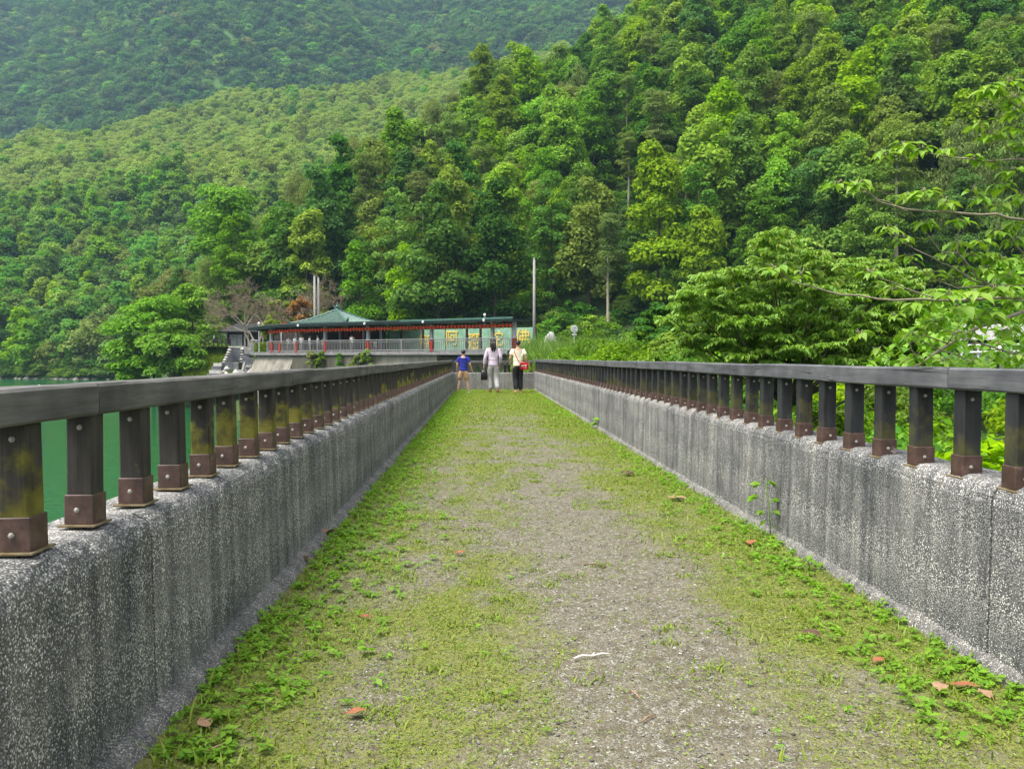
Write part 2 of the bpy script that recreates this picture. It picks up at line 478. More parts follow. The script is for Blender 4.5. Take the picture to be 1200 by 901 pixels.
def water():
    t = NT('lake_water')
    v = t.coord('Object', (1, 1, 1))
    n = t.noise(v, .35, 4, .6); n2 = t.noise(t.coord('Object', (.7, 2.2, 1)), 1.3, 3)
    t.base(t.ramp(n, [(.3, (.008, .070, .024)), (.7, (.012, .090, .034))])); t.rough(.12)
    t.p.inputs['Specular IOR Level'].default_value = .4
    t.bump(t.math('ADD', n, n2), .3, .16)
    return t.m
M['water'] = water()
# foliage (base colours 0.04 to 0.2)
M['lf_bright'] = leafy('leaf_bright_green', (.094,.245,.012), (.230,.400,.020), spec=.1, rough=.75)
M['lf_round'] = leafy('leaf_mid_green', (.058,.172,.012), (.145,.300,.018), spec=.1, rough=.75)
M['lf_dark'] = leafy('leaf_dark_green', (.032,.108,.013), (.080,.198,.020), spec=.1, rough=.75)
M['lf_olive'] = leafy('leaf_olive', (.125,.175,.045), (.235,.275,.095), spec=.1, rough=.75)
M['lf_airy'] = leafy('leaf_grey_green', (.105,.180,.036), (.195,.280,.065), spec=.1, rough=.75)
M['lf_yellow'] = leafy('leaf_yellow_green', (.105,.205,.014), (.215,.325,.026), spec=.1, rough=.75)
M['lf_lime'] = leafy('leaf_lime_green', (.090, .245, .014), (.200, .390, .028), spec=.1, rough=.75, vary=.2)
M['lf_red'] = leafy('leaf_rust', (.22,.10,.022), (.36,.18,.045), vary=.2)
M['lf_sap'] = leafy('leaf_sapling', (.120,.300,.016), (.230,.430,.034), trans=.38, vary=.35, spec=.35)
M['lf_sumac'] = leafy('leaf_sumac', (.100,.250,.020), (.225,.400,.038), trans=.3, vary=.2, spec=.35)
M['lf_tip'] = leafy('leaf_young_tip', (.17,.27,.025), (.27,.34,.05), trans=.35, vary=.2)
M['lf_weed'] = leafy('leaf_weed', (.11,.26,.014), (.23,.41,.028), trans=.42, vary=.2)
M['lf_grass'] = leafy('grass_blade', (.115,.200,.014), (.245,.320,.036), trans=.25, vary=.1)
M['lf_reed'] = leafy('reed_blade', (.075, .17, .02), (.18, .30, .05), trans=.3, vary=.1)
M['lf_pale'] = leafy('plantation_leaf', (.185,.290,.050), (.285,.390,.090), vary=.35, spec=.1, rough=.75)
M['lf_midhill'] = leafy('mid_hill_leaf', (.066,.215,.020), (.155,.325,.036), vary=.75, spec=.1, rough=.75)
M['lf_far'] = leafy('mountain_leaf', (.028,.104,.024), (.080,.185,.044), vary=.75, spec=.1, rough=.75)

# ------------------------------------------------------------------ the lie of the land
def land(x, y):
    """shore, terraces and the flat ground before the near hill"""
    b = -2.6 + smooth(y, 14, 34) * 2.9 + smooth(y, 40, 60) * 1.0 + smooth(y, 82, 90) * smooth(-np.asarray(x, float), 20, 24) * .9
    q = (x - 3.26) * .533 + (y - 66) * .846
    low = smooth(-q, 0, 1.5) * (1 - smooth(x, 0.5, 3.0))
    b = b * (1 - low) + -2.6 * low
    l2 = smooth(-np.asarray(x, float), 18.5, 20.5) * (1 - smooth(y, 91, 92.5))
    b = b * (1 - l2) + -3.4 * l2
    l3 = smooth(-np.asarray(x, float), 37, 40) * (1 - smooth(y, 114, 124))
    b = b * (1 - l3) + -3.7 * l3
    s = np.where(y < 22, x + 1.2, (x + 1.2) * .906 + (y - 22) * .421)
    s = np.maximum(s, 11 - np.hypot(x + 43, y - 106))
    w = smooth(s, -4, 4)
    return -8 * (1 - w) + b * w
def near_hill(x, y):
    n = .291 * x + .588 * y - 57.7
    dx, dy = x + 47, y - 130
    s = dx * .669 + dy * .743
    d = dx * -.743 + dy * .669 + .05 * np.maximum(s, 0)
    bk = 5 + .632 * s - .75 * d + .177 * np.minimum(d, 0)
    h = np.minimum(n, np.where(d > 0, bk, 1e4))
    return h + (fbm(x / 26, y / 26, 3) - .5) * 9 * smooth(h, 0, 14)
def h_near(x, y):
    return np.maximum(land(x, y), near_hill(x, y))
def h_mid(x, y):
    p = -100.7 + .129 * x + .532 * y
    crest = np.interp(x, [-420, -292, -200, -100, 0, 120], [430, 482, 560, 565, 600, 640])
    d = np.maximum(y - crest, 0)
    return p - d * .95 + (fbm(x / 70, y / 70, 21) - .5) * 26 * smooth(p, -4, 30) + (fbm(x / 25, y / 25, 22) - .5) * 6
def h_far(x, y):
    p = 120 + 1.02 * (y - 640) + .10 * x
    return p + (fbm((x + .25 * y) / 150, y / 330, 31) - .5) * 170 + (fbm(x / 50, y / 60, 33) - .5) * 30

def sheet(name, xs, ys, fn, mat):
    X, Y = np.meshgrid(xs, ys)
    Zz = fn(X, Y)
    V = np.stack([X, Y, Zz], -1).reshape(-1, 3)
    nx, ny = len(xs), len(ys)
    i = np.arange(nx - 1)[None, :] + np.arange(ny - 1)[:, None] * nx
    Q = np.stack([i, i + 1, i + 1 + nx, i + nx], -1).reshape(-1, 4)
    o = link(name, fast_mesh(name, V, Q, [mat], True))
    return kind(o, 'structure')
sheet('ground', np.concatenate([np.arange(-130, -60, 5), np.arange(-60, 100, 2), np.arange(100, 320, 8)]),
      np.concatenate([np.arange(-70, 0, 10), np.arange(0, 150, 2.0), np.arange(150, 330, 4)]), h_near, M['soil'])
sheet('middle_hill', np.arange(-480, 260, 8.0), np.arange(150, 720, 8.0), h_mid, M['hill_floor'])
sheet('mountain', np.arange(-900, 700, 14.0), np.arange(560, 1120, 12.0), h_far, M['hill_floor'])
LAKE = -4.3
w = MB(); w.add([(-900, -300, LAKE), (2, -300, LAKE), (2, 420, LAKE), (-900, 420, LAKE)], [(0, 1, 2, 3)])
kind(w.build('lake', M['water']), 'structure')

# ------------------------------------------------------------------ bridge deck
def cover(x, y):
    """how much of the gravel the moss and grass have taken, 0..1"""
    e = np.minimum(x + .87, 1.70 - x)
    edgeL = 1 - smooth(x + .87, .16, .62); edgeR = 1 - smooth(1.70 - x, .15, .8)
    wob = fbm(x * 1.6, y * .8, 41) - .5
    c = .58 + .27 * edgeL + .34 * edgeR + .06 * smooth(x, .7, 1.2) + wob * .85 + (fbm(x * 5.5, y * 3.2, 43) - .5) * .8
    c += smooth(y, 6, 22) * .30
    bare = np.exp(-((x - .55 - .03 * (y - 3)) / .38) ** 2) * (1 - smooth(y, 4.5, 11))
    c -= .42 * bare
    c -= .12 * np.exp(-((x - .35) / .5) ** 2) * (1 - smooth(y, 12, 20))
    return np.clip(c, 0, 1)
xs = np.linspace(-.96, 1.74, 91)
ys = np.concatenate([np.arange(-1.5, 1.5, .25), np.arange(1.5, 7, .035), np.arange(7, 14, .08), np.arange(14, 26.8, .2)])
X, Y = np.meshgrid(xs, ys)
def deck_z(x, y):
    return (fbm(x * 3, y * 3, 51) - .5) * .018 + (fbm(x * 22, y * 22, 52) - .5) * .012 + .012 * (1 - smooth(x + .87, 0, .4)) + .012 * (1 - smooth(1.70 - x, 0, .4))
V = np.stack([X, Y, deck_z(X, Y)], -1).reshape(-1, 3)
nx, ny = len(xs), len(ys)
i = np.arange(nx - 1)[None, :] + np.arange(ny - 1)[:, None] * nx
Q = np.stack([i, i + 1, i + 1 + nx, i + nx], -1).reshape(-1, 4)
me = fast_mesh('path', V, Q, [M['deck']], True)
a = me.attributes.new('cover', 'FLOAT', 'POINT')
a.data.foreach_set('value', cover(V[:, 0], V[:, 1]).astype(np.float32))
path = kind(link('path', me), 'structure')
sl = MB()
sl.box(-1.26, 1.98, -2, 27.2, -.55, -.03)
for yy in (-1, 8, 17, 26): sl.box(-1.0, 1.7, yy - .5, yy + .5, -8, -.56)
kind(sl.build('bridge_slab', M['slab']), 'structure')

# ------------------------------------------------------------------ parapets
def wall_panel(prof, y0, y1, seed, far):
    """a length of parapet cut from a cross-section, its edges worn and chipped"""
    step = .045 if y0 < 6 else (.12 if y0 < 14 else .3)
    n = max(2, int((y1 - y0) / step))
    yy = np.linspace(y0, y1, n + 1)
    P = np.array(prof); k = len(P)
    V = np.zeros((n + 1, k, 3))
    for j in range(k):
        nz = (fbm(yy * 7 + j * 3.3, np.full_like(yy, j * 5.1), seed) - .5)
        nz2 = (fbm(yy * 28 + j, np.full_like(yy, j * 2.7), seed + 5) - .5)
        amp = P[j][2]
        V[:, j, 0] = P[j][0] + (nz * .5 + nz2) * amp * P[j][3]
        V[:, j, 2] = P[j][1] + (nz + nz2 * 1.2) * amp * P[j][4]
        V[:, j, 1] = yy
    mb = MB()
    vs = V.reshape(-1, 3); fs = []
    for a_ in range(n):
        for j in range(k):
            j2 = (j + 1) % k
            fs.append((a_ * k + j, a_ * k + j2, (a_ + 1) * k + j2, (a_ + 1) * k + j))
    fs.append(tuple(range(k))[::-1]); fs.append(tuple(n * k + j for j in range(k)))
    return mb.add(vs, fs)
def sect(xi, xo, h, ledge):
    """closed cross-section: inner foot, inner face, rounded worn top, outer face; s is +1 when inside lies towards +x"""
    s = 1 if xi > xo else -1
    a = .012
    pr = [(xi + .012 * s, -.1, 0, 0, 0), (xi + .012 * s, .03, .004, 1, 0)]
    for t in (.15, .3, .45): pr.append((xi + .012 * s * (1 - t / h), t, .004, 1, 0))
    pr += [(xi + .004 * s, h - .07, .006, 1, .3), (xi, h - .042, .012, 1, .7), (xi - .010 * s, h - .022, .016, 1, 1), (xi - .028 * s, h - .008, .014, 1, .9), (xi - .05 * s, h, .010, .6, .7),
           (xi - .09 * s, h + .002, .006, 0, 1), (xo + .03 * s, h, .008, 0, 1), (xo, h - .02, .008, 1, 1), (xo, -.5, 0, 0, 0)]
    return pr if s > 0 else pr
WL = empty('parapet_wall', (-1.08, 0, 0), 'pebble-dashed concrete parapet on the lake side, low wall under the left railing', 'parapet')
WR = empty('parapet_wall', (1.82, 0, 0), 'pebble-dashed concrete parapet on the tree side, low wall under the right railing', 'parapet')
WE = empty('parapet_wall', (.4, 26.5, 0), 'grey concrete parapet closing the far end of the bridge behind the walkers', 'parapet')
def child_at(o, parent):
    o.parent = parent; o.matrix_parent_inverse = Matrix.Translation(-parent.location); return o
def place_children(objs, parent):
    for o in objs: child_at(o, parent)
jl = [-1.2, 2.3, 5.2, 8.15, 11.2, 14.2, 17.2, 20.2, 23.3, 26.4]
jr = [-1.2, 2.58, 5.6, 8.6, 11.6, 14.6, 17.6, 20.6, 23.6, 26.4]
for k in range(len(jl) - 1):
    o = wall_panel(sect(-.955, -1.21, .604, True), jl[k] + .006, jl[k + 1] - .006, 60 + k, 0).build('wall_panel', M['pebble'], None)
    child_at(o, WL)
    o = wall_panel(sect(1.705, 1.95, .632, True), jr[k] + .006, jr[k + 1] - .006, 80 + k, 0).build('wall_panel', M['pebble'], None)
    child_at(o, WR)
for par, x0, x1, sd_ in ((WL, -.955, -.885, 1), (WR, 1.695, 1.655, -1)):
    pr = [(x0, -.05, 0, 0, 0), (x1 + .02 * sd_, -.05, 0, 0, 0), (x1, .012, .022, 1, .2), (x1 - .02 * sd_, .042, .02, 1, .6), (x0, .06, .02, 0, 1)]
    o = wall_panel(pr, -1.2, 26.3, 97, 0).build('footing', M['footing'], None)
    child_at(o, par)
# end wall, turned across the bridge
pe = [(0, -.1, 0, 0, 0), (0, .2, 0, 0, 0), (0, .55, .01, 1, .3), (.02, .575, .012, 1, 1), (.22, .575, .01, 0, 1), (.24, .55, .01, 1, 1), (.24, -.5, 0, 0, 0)]
for k, (u0, u1) in enumerate(((-1.21, -.25), (-.24, .72), (.73, 1.95))):
    mb = wall_panel([(p[0], p[1], p[2], p[3], p[4]) for p in pe], u0, u1, 110 + k, 0)
    mb.v = [(p[1], 26.41 + p[0], p[2]) for p in mb.v]
    mb.f = [f[::-1] for f in mb.f]
    child_at(mb.build('wall_panel', M['pebble'], None), WE)

# ------------------------------------------------------------------ railings
def post_mesh(hgt, mat):
    m = MB(); m.bbox(-.0335, .0335, -.0325, .0325, 0.0, hgt, .004); return m.mesh('post', mat)
def shoe_mesh():
    m = MB()
    m.bbox(-.0375, .0375, -.0365, .0365, .004, .082, .002)
    return m.mesh('shoe', M['shoe'])
def plate_mesh():
    m = MB(); m.bbox(-.047, .047, -.05, .05, 0, .0055, .001); return m.mesh('base_plate', M['plate'])
def bolt_mesh():
    m = MB()
    prof = [(.0075, 0), (.0075, -.0015), (.005, -.003), (.0048, -.006), (.0025, -.007)]
    vs = []; fs = []; n = 6
    for r, d in prof:
        for k in range(n):
            a_ = 2 * PI * k / n; vs.append((r * math.cos(a_), d, r * math.sin(a_)))
    for i_ in range(len(prof) - 1):
        for k in range(n):
            fs.append((i_ * n + k, i_ * n + (k + 1) % n, (i_ + 1) * n + (k + 1) % n, (i_ + 1) * n + k))
    fs.append(tuple((len(prof) - 1) * n + k for k in range(n)))
    m.add(vs, fs); return m.mesh('bolt', M['bolt'])
SH, PLT, BLT = shoe_mesh(), plate_mesh(), bolt_mesh()
def railing(name_label, x, zb, zt_rail, ys0, mat_post, mat_rail, joints, rail_w):
    root = empty('railing', (x, 0, zb), name_label, 'railing')
    ph = zt_rail - .08 - zb
    pm = post_mesh(ph, mat_post)
    rng = random.Random(int(abs(x) * 1000))
    y = ys0; k = 0
    while y < 26.3:
        near = y < 12
        p = link('post', pm, root, (rng.uniform(-.003, .003), y + rng.uniform(-.006, .006), 0), rng.uniform(-.03, .03))
        p.rotation_euler.x = rng.gauss(0, .008); p.rotation_euler.y = rng.gauss(0, .007)
        link('shoe', SH, p, (0, 0, 0))
        link('base_plate', PLT, p, (0, 0, -.001))
        if near:
            link('bolt', BLT, p, (rng.uniform(-.008, .004), -.0365, .042))
            if y < 7: link('bolt', BLT, p, (rng.uniform(-.006, .004), -.0325, ph - .035))
        y += .292
    for a_, b_ in zip(joints[:-1], joints[1:]):
        n = max(3, int((b_ - a_) / .12))
        m = MB(); vs = []; fs = []
        hw = rail_w / 2; c = .007
        ring = [(-hw, c), (-hw, .08 - c), (-hw + c, .08), (hw - c, .08), (hw, .08 - c), (hw, c), (hw - c, 0), (-hw + c, 0)]
        o0 = rng.uniform(-.004, .004); o1 = rng.uniform(-.004, .004); sd0 = rng.random() * 50
        for q in range(n + 1):
            t = q / n; yy = a_ + .003 + (b_ - a_ - .006) * t
            bow = .006 * (float(fbm(yy * 1.1, sd0, 7)) - .5) * 2
            for (rx, rz) in ring:
                e = (float(vnoise(yy * 5 + rx * 40, rz * 60 + sd0, 9)) - .5) * .0035
                vs.append((rx + e, yy, ph + rz + bow + o0 * (1 - t) + o1 * t + e))
        kk = len(ring)
        for q in range(n):
            for j in range(kk):
                j2 = (j + 1) % kk
                fs.append((q * kk + j, (q + 1) * kk + j, (q + 1) * kk + j2, q * kk + j2))
        fs.append(tuple(range(kk))); fs.append(tuple(n * kk + j for j in range(kk))[::-1])
        m.add(vs, fs); m.build('top_rail', mat_rail, root)
    return root
railing('dark weathered timber railing with mossy posts on the lake side', -1.05, .613, .985, 1.251, M['post_left'], M['rail_left'],
        [-1.2, .02, 2.10, 4.2, 6.25, 8.35, 10.4, 12.5, 14.6, 16.7, 18.8, 20.9, 23.0, 25.0, 26.56], .105)
railing('grey timber railing with clean dark posts on the tree side', 1.765, .616, 1.017, 1.954, M['post_right'], M['rail_right'],
        [-1.2, .8, 2.87, 4.95, 7.0, 9.1, 11.2, 13.3, 15.4, 17.5, 19.6, 21.7, 23.8, 26.56], .10)
ER = empty('railing', (.36, 26.53, .576), 'short timber railing across the far end of the bridge', 'railing')
pm_e = post_mesh(.32, M['post_left'])
for k in range(7):
    p = link('post', pm_e, ER, (-1.15 + k * .40, 0, 0)); link('shoe', SH, p, (0, 0, 0))
m = MB(); m.bbox(-1.32, 1.33, -.05, .05, .318, .395, .007); m.build('top_rail', M['rail_left'], ER)

# ------------------------------------------------------------------ foliage kit
def unit(v):
    return v / np.maximum(np.linalg.norm(v, axis=-1, keepdims=True), 1e-9)
def leaf_quads(P, Nn, L, Wd, rng, axis=None, fold=.18):
    """a pointed, slightly folded leaf at every point: returns verts, quads"""
    n = len(P)
    r = rng.normal(size=(n, 3)) if axis is None else axis
    a_ = unit(r - Nn * (r * Nn).sum(-1, keepdims=True))
    b_ = np.cross(Nn, a_)
    L = np.broadcast_to(np.asarray(L, float), (n,))[:, None]; Wd = np.broadcast_to(np.asarray(Wd, float), (n,))[:, None]
    up = Nn * Wd * fold
    V = np.stack([P - a_ * L * .5, P + b_ * Wd * .5 + up - a_ * L * .06, P + a_ * L * .5 - Nn * L * .08, P - b_ * Wd * .5 + up - a_ * L * .06], 1).reshape(-1, 3)
    return V, np.arange(4 * n).reshape(-1, 4)

PROFILE = {
    'cone': lambda t: np.clip((1.04 - t), 0, 1) ** .62 * (.6 + .4 * smooth(t, 0, .25)),
    'round': lambda t: np.sqrt(np.clip(1 - (2 * t - .9) ** 2 * .85, .02, 1)),
    'dome': lambda t: np.sqrt(np.clip(1 - t ** 2, .02, 1)),
    'tall': lambda t: (.55 + .35 * np.sin(t * 9)) * np.sqrt(np.clip(1 - (1.9 * t - .95) ** 2, .05, 1)),
    'weep': lambda t: np.clip(1 - t, 0, 1) ** .55 * (.6 + .4 * smooth(t, 0, .3)),
}
def crown_pts(prof, z0, h, Rr, ncl, rc, nleaf, rng, flat=.62, inner=.25, droop=0.0, updir=.5):
    """leaf clumps spread through a crown volume; returns points, normals"""
    t = rng.random(ncl) ** .85; ang = rng.random(ncl) * 2 * PI
    env = PROFILE[prof](t) * Rr
    rr = np.where(rng.random(ncl) < inner, rng.random(ncl) ** .5 * .6, .72 + .3 * rng.random(ncl)) * env
    lob = 1 + .22 * np.sin(ang * 3 + rng.random() * 6) * rng.random(ncl)
    rr = rr * lob
    cz = z0 + t * h
    c = np.stack([rr * np.cos(ang), rr * np.sin(ang), cz + rng.normal(size=ncl) * .03 * h], -1)
    rad = rc * (.6 + .8 * rng.random(ncl)) * (.55 + .5 * env / Rr)
    per = np.maximum(3, (nleaf * rad ** 2 / (rad ** 2).sum()).astype(int))
    idx = np.repeat(np.arange(ncl), per)
    n = len(idx)
    u = unit(rng.normal(size=(n, 3))); u[:, 2] = np.where(u[:, 2] < -.25, -u[:, 2] * .8, u[:, 2])
    sc = np.stack([rad[idx], rad[idx], rad[idx] * flat], -1)
    P = c[idx] + u * sc * (.7 + .36 * rng.random((n, 1)))
    if droop: P[:, 2] -= droop * rng.random(n) ** 2 * rad[idx]
    Nn = unit(u * .8 + np.array([0, 0, updir]) + rng.normal(size=(n, 3)) * .38)
    return P, Nn, c, rad
def crown_mesh(name, mat, prof, z0, h, Rr, ncl, rc, nleaf, L, Wd, seed, **kw):
    rng = np.random.default_rng(seed)
    hang = kw.pop('hang', False)
    P, Nn, c, rad = crown_pts(prof, z0, h, Rr, ncl, rc, nleaf, rng, **kw)
    Ls = L * (.7 + .6 * rng.random(len(P)))
    ax = None
    if hang:
        ax = rng.normal(size=(len(P), 3)) * .4 + np.array([0, 0, -1.0]); Nn = unit(Nn * np.array([1, 1, .35]))
    V, Qd = leaf_quads(P, Nn, Ls, Ls * Wd / L, rng, ax)
    return fast_mesh(name, V, Qd, [mat]), c
def trunk_mesh(name, mat, htop, r0, limbs, seed, n=7, bend=.25):
    rng = random.Random(seed); m = MB()
    pts = []; k = 6
    bx, by = rng.uniform(-bend, bend), rng.uniform(-bend, bend)
    for i_ in range(k + 1):
        t = i_ / k
        pts.append((bx * math.sin(t * 2.2), by * math.sin(t * 2.7), -.8 + (htop + .8) * t))
    m.tube(pts, [r0 * (1.25 if i_ == 0 else 1) * (1 - .78 * i_ / k) for i_ in range(k + 1)], n)
    for c in limbs:
        zb = max(htop * .25, min(htop * .85, c[2] - .45 * math.hypot(c[0], c[1]) - .4))
        t = (zb + .8) / (htop + .8)
        s = Vector((bx * math.sin(t * 2.2), by * math.sin(t * 2.7), zb)); e = Vector(c)
        mid = s.lerp(e, .5) + Vector((0, 0, .12 * (e - s).length))
        rr = r0 * (1 - .78 * t) * .5
        m.tube([s, mid, e], [rr, rr * .6, rr * .2], 5)
    return m.mesh(name, mat, True)

PROTO = {}
def proto(key, name, leaf, bark, prof, z0, h, Rr, ncl, rc, nleaf, L, Wd, seed, r0=.2, nl=9, **kw):
    cm, c = crown_mesh(name + '_crown', M[leaf], prof, z0, h, Rr, ncl, rc, nleaf, L, Wd, seed, **kw)
    pick = np.random.default_rng(seed).choice(len(c), min(nl, len(c)), replace=False)
    tm = trunk_mesh(name + '_trunk', M[bark], z0 + h * .8, r0, [c[i_] for i_ in pick], seed)
    PROTO.setdefault(key, []).append((name, cm, tm))
for k in range(5):
    proto('cone', 'conical_tree', ('lf_bright', 'lf_bright', 'lf_round', 'lf_bright', 'lf_dark')[k], 'bark', 'cone', 2.0, (13.5, 12.2, 14.5, 12.8, 13.6)[k], (3.3, 3.7, 3.5, 3.0, 3.4)[k], (60, 44, 70, 52, 40)[k], (1.25, 1.5, 1.15, 1.3, 1.6)[k],
          7800, (.40, .46, .36, .42, .48)[k], (.22, .27, .19, .24, .28)[k], 200 + k, .19, flat=(.9, 1.1, .75, 1.0, .85)[k], updir=.3, inner=.2)
for k in range(5):
    proto('round', 'broadleaf_tree', ('lf_round', 'lf_dark', 'lf_round', 'lf_bright', 'lf_dark')[k], 'bark', ('round', 'dome', 'tall', 'round', 'weep')[k], 2.2, (10.0, 9.0, 12.0, 8.8, 11.0)[k], (3.7, 4.2, 3.6, 4.4, 3.8)[k], (44, 52, 40, 30, 60)[k], (1.6, 1.5, 1.5, 2.0, 1.2)[k],
          8000, (.44, .38, .46, .5, .34)[k], (.26, .2, .24, .3, .18)[k], 220 + k, .22, flat=(.75, .6, .9, .8, .7)[k], inner=.2)
for k in range(2):
    proto('tall', 'slender_tree', 'lf_airy', 'pale_bark', 'tall', 9.0, 9.5, 3.0, 40, 1.25, 4600, .36, .15, 240 + k, .3, nl=16)
for k in range(2):
    proto('pale', 'blossoming_tree', 'lf_olive', 'bark', 'round', 2.5, 8.0, 4.0, 50, 1.35, 6800, .34, .2, 250 + k, .2, flat=.5)
for k in range(2):
    proto('weep', 'drooping_tree', 'lf_airy', 'bark', 'weep', 2.0, 13.0, 3.9, 62, 1.35, 9000, .40, .13, 260 + k, .2, hang=True, droop=1.0)
for k in range(2):
    proto('yellow', 'yellow_green_tree', 'lf_yellow', 'bark', 'round', 2.0, 8.0, 3.7, 56, 1.3, 6800, .38, .2, 270 + k, .19)
TREE_WORDS = {
    'cone': ('conical_tree', 'pointed bright green tree'),
    'round': ('broadleaf_tree', 'rounded green tree'),
    'tall': ('slender_tree', 'airy tall tree with bare trunk'),
    'pale': ('blossoming_tree', 'pale olive clumpy tree'),
    'weep': ('drooping_tree', 'drooping olive-green tree'),
    'yellow': ('yellow_green_tree', 'yellow-green rounded tree'),
}
def plant_tree(kk, loc, sc, label, group=None, var=None, rz=None, zs=1.0):
    name, cm, tm = PROTO[kk][var if var is not None else random.randrange(len(PROTO[kk]))]
    root = empty(TREE_WORDS[kk][0], loc, label, 'tree', group, random.uniform(0, 6.28) if rz is None else rz)
    link('trunk', tm, root, sc=(sc, sc, sc * zs)); link('crown', cm, root, sc=(sc, sc, sc * zs))
    return root
def gz(x, y): return float(h_near(np.array(float(x)), np.array(float(y))))

# ---- the near hill: the trees one can tell apart, each a thing
heroes = [  # pixel of the crown top, depth, kind, label, height of the prototype
    (735, 88, 152, 'tall', 'tall grey-green tree with a long bare pale trunk above the utility pole', 18.5),
    (994, 28, 178, 'tall', 'tall slender tree with a bare straight trunk high on the right slope', 18.5),
    (736, 205, 128, 'tall', 'pale-trunked slender tree standing lower right of the utility pole', 18.5),
    (918, 168, 118, 'pale', 'large pale olive tree with tiered clumps above the sumac tree', 10.5),
    (975, 205, 112, 'pale', 'smaller pale olive tree right of the large tiered one', 10.5),
    (590, 66, 215, 'weep', 'big drooping olive tree on the ridge skyline above the pavilion', 15),
    (517, 98, 190, 'weep', 'dark drooping tree on the skyline left of the biggest ridge tree', 15),
    (720, 92, 185, 'weep', 'drooping olive tree on the slope left of the tallest bare trunk', 15),
    (462, 262, 118, 'yellow', 'yellow-green tree in blossom on the slope above the pavilion roof', 10),
    (412, 160, 165, 'weep', 'drooping tree on the skyline where the near ridge dips', 15),
    (350, 208, 150, 'weep', 'drooping olive tree low on the near ridge skyline', 15),
    (270, 245, 135, 'round', 'rounded tree at the left foot of the near ridge skyline', 10),
    (880, 160, 150, 'cone', 'pointed bright tree left above the large pale olive tree', 13),
    (640, 195, 125, 'cone', 'bright pointed tree in the middle of the slope above the utility pole', 13),
]
random.seed(21)
taken = []; clear = []
for (px, py, Zd, kk, lab, hh) in heroes:
    p = pix(px, py, Zd)
    g = gz(p.x, p.y)
    sc = max(.75, min(1.5, (p.z - g) / hh))
    plant_tree(kk, (p.x, p.y, g), sc, lab)
    taken.append((p.x, p.y))
    if kk == 'tall': clear.append((px, Zd))
rng = np.random.default_rng(5)
cand = []
gx = np.arange(-75, 175, 6.4); gy = np.arange(84, 262, 6.6)
for yy in gy:
    for xx in gx:
        x = xx + rng.uniform(-2.3, 2.3); y = yy + rng.uniform(-2.3, 2.3)
        hn = float(near_hill(np.array(x), np.array(y)))
        g = gz(x, y)
        if hn < 1.0 or g < -1: continue
        px, py = proj((x, y, g + 8))
        if px < -140 or px > 1340 or py < -170: continue
        if any((x - a_) ** 2 + (y - b_) ** 2 < 16 for a_, b_ in taken): continue
        # not on the far side of the ridge
        dd = (x + 47) * -.743 + (y - 130) * .669 + .05 * max(0, (x + 47) * .669 + (y - 130) * .743)
        if dd > 13: continue
        cand.append((y, x, g, px, py))
cand.sort()
def zone(px, py):
    hor = ('left of the bare tree' if px < 262 else 'above the bare tree' if px < 345 else 'above the tiled roof' if px < 450 else 'above the long flat roof' if px < 560 else
           'left of the utility pole' if px < 626 else 'right of the utility pole' if px < 760 else 'above the dark shrub' if px < 830 else 'above the sumac tree' if px < 1000 else
           'behind the sapling' if px < 1120 else 'at the right edge')
    ver = 'topmost,' if py < 55 else 'high up' if py < 140 else 'halfway up' if py < 230 else 'low down' if py < 310 else 'at the hill foot'
    return ver + ' ' + hor
ORD = ('first', 'second', 'third', 'fourth', 'fifth', 'sixth', 'seventh', 'eighth', 'ninth', 'tenth', 'eleventh', 'twelfth', 'thirteenth', 'fourteenth', 'fifteenth', 'sixteenth', 'seventeenth', 'eighteenth', 'nineteenth', 'twentieth')
ROWS = {}
def own_labels():
    for (kk, z_), lst in ROWS.items():
        lst.sort(key=lambda q_: q_[0]); n_ = len(lst); w_ = TREE_WORDS[kk][1]
        for i_, (px, o) in enumerate(lst):
            o['label'] = (w_ + ' ' + z_) if n_ == 1 else ('%s %s %s' % (('left', 'right')[i_], w_, z_)) if n_ == 2 else '%s %s from left, %s' % (ORD[min(i_, 19)], w_, z_)
            if n_ > 1: o['group'] = w_ + 's ' + z_
forest = {'cone': [], 'round': [], 'tall': [], 'weep': [], 'yellow': [], 'pale': []}
NIND = 0
rest = []
for (y, x, g, px, py) in cand:
    ridge = -10 < (x + 47) * -.743 + (y - 130) * .669
    r_ = rng.random()
    nn = float(vnoise(x / 22, y / 22, 77))
    if ridge: kk = 'weep' if r_ < .4 else 'round' if r_ < .75 else 'cone'
    elif nn > .55: kk = 'cone' if r_ < .72 else 'round' if r_ < .88 else 'yellow' if r_ < .93 else 'tall'
    elif nn > .3: kk = 'round' if r_ < .5 else 'cone' if r_ < .84 else 'pale' if r_ < .9 else 'weep' if r_ < .94 else 'tall'
    else: kk = 'round' if r_ < .6 else 'weep' if r_ < .66 else 'pale' if r_ < .76 else 'yellow' if r_ < .84 else 'cone'
    sc = rng.uniform(.92, 1.42) * (.8 if kk == 'tall' else .95 if kk == 'weep' else 1) * (.72 if (ridge or x < -42) and x < -14 else 1)
    if any(abs(px - a_) < 22 and b_ - 42 < y < b_ for a_, b_ in clear): kk = 'round'; sc *= .55
    if NIND < 280 and -20 < px < 1220:
        z_ = zone(px, py)
        ROWS.setdefault((kk, z_), []).append((px, plant_tree(kk, (x, y, g), sc, '')))
        NIND += 1
    else:
        rest.append((x, y, g, sc, kk))

own_labels()
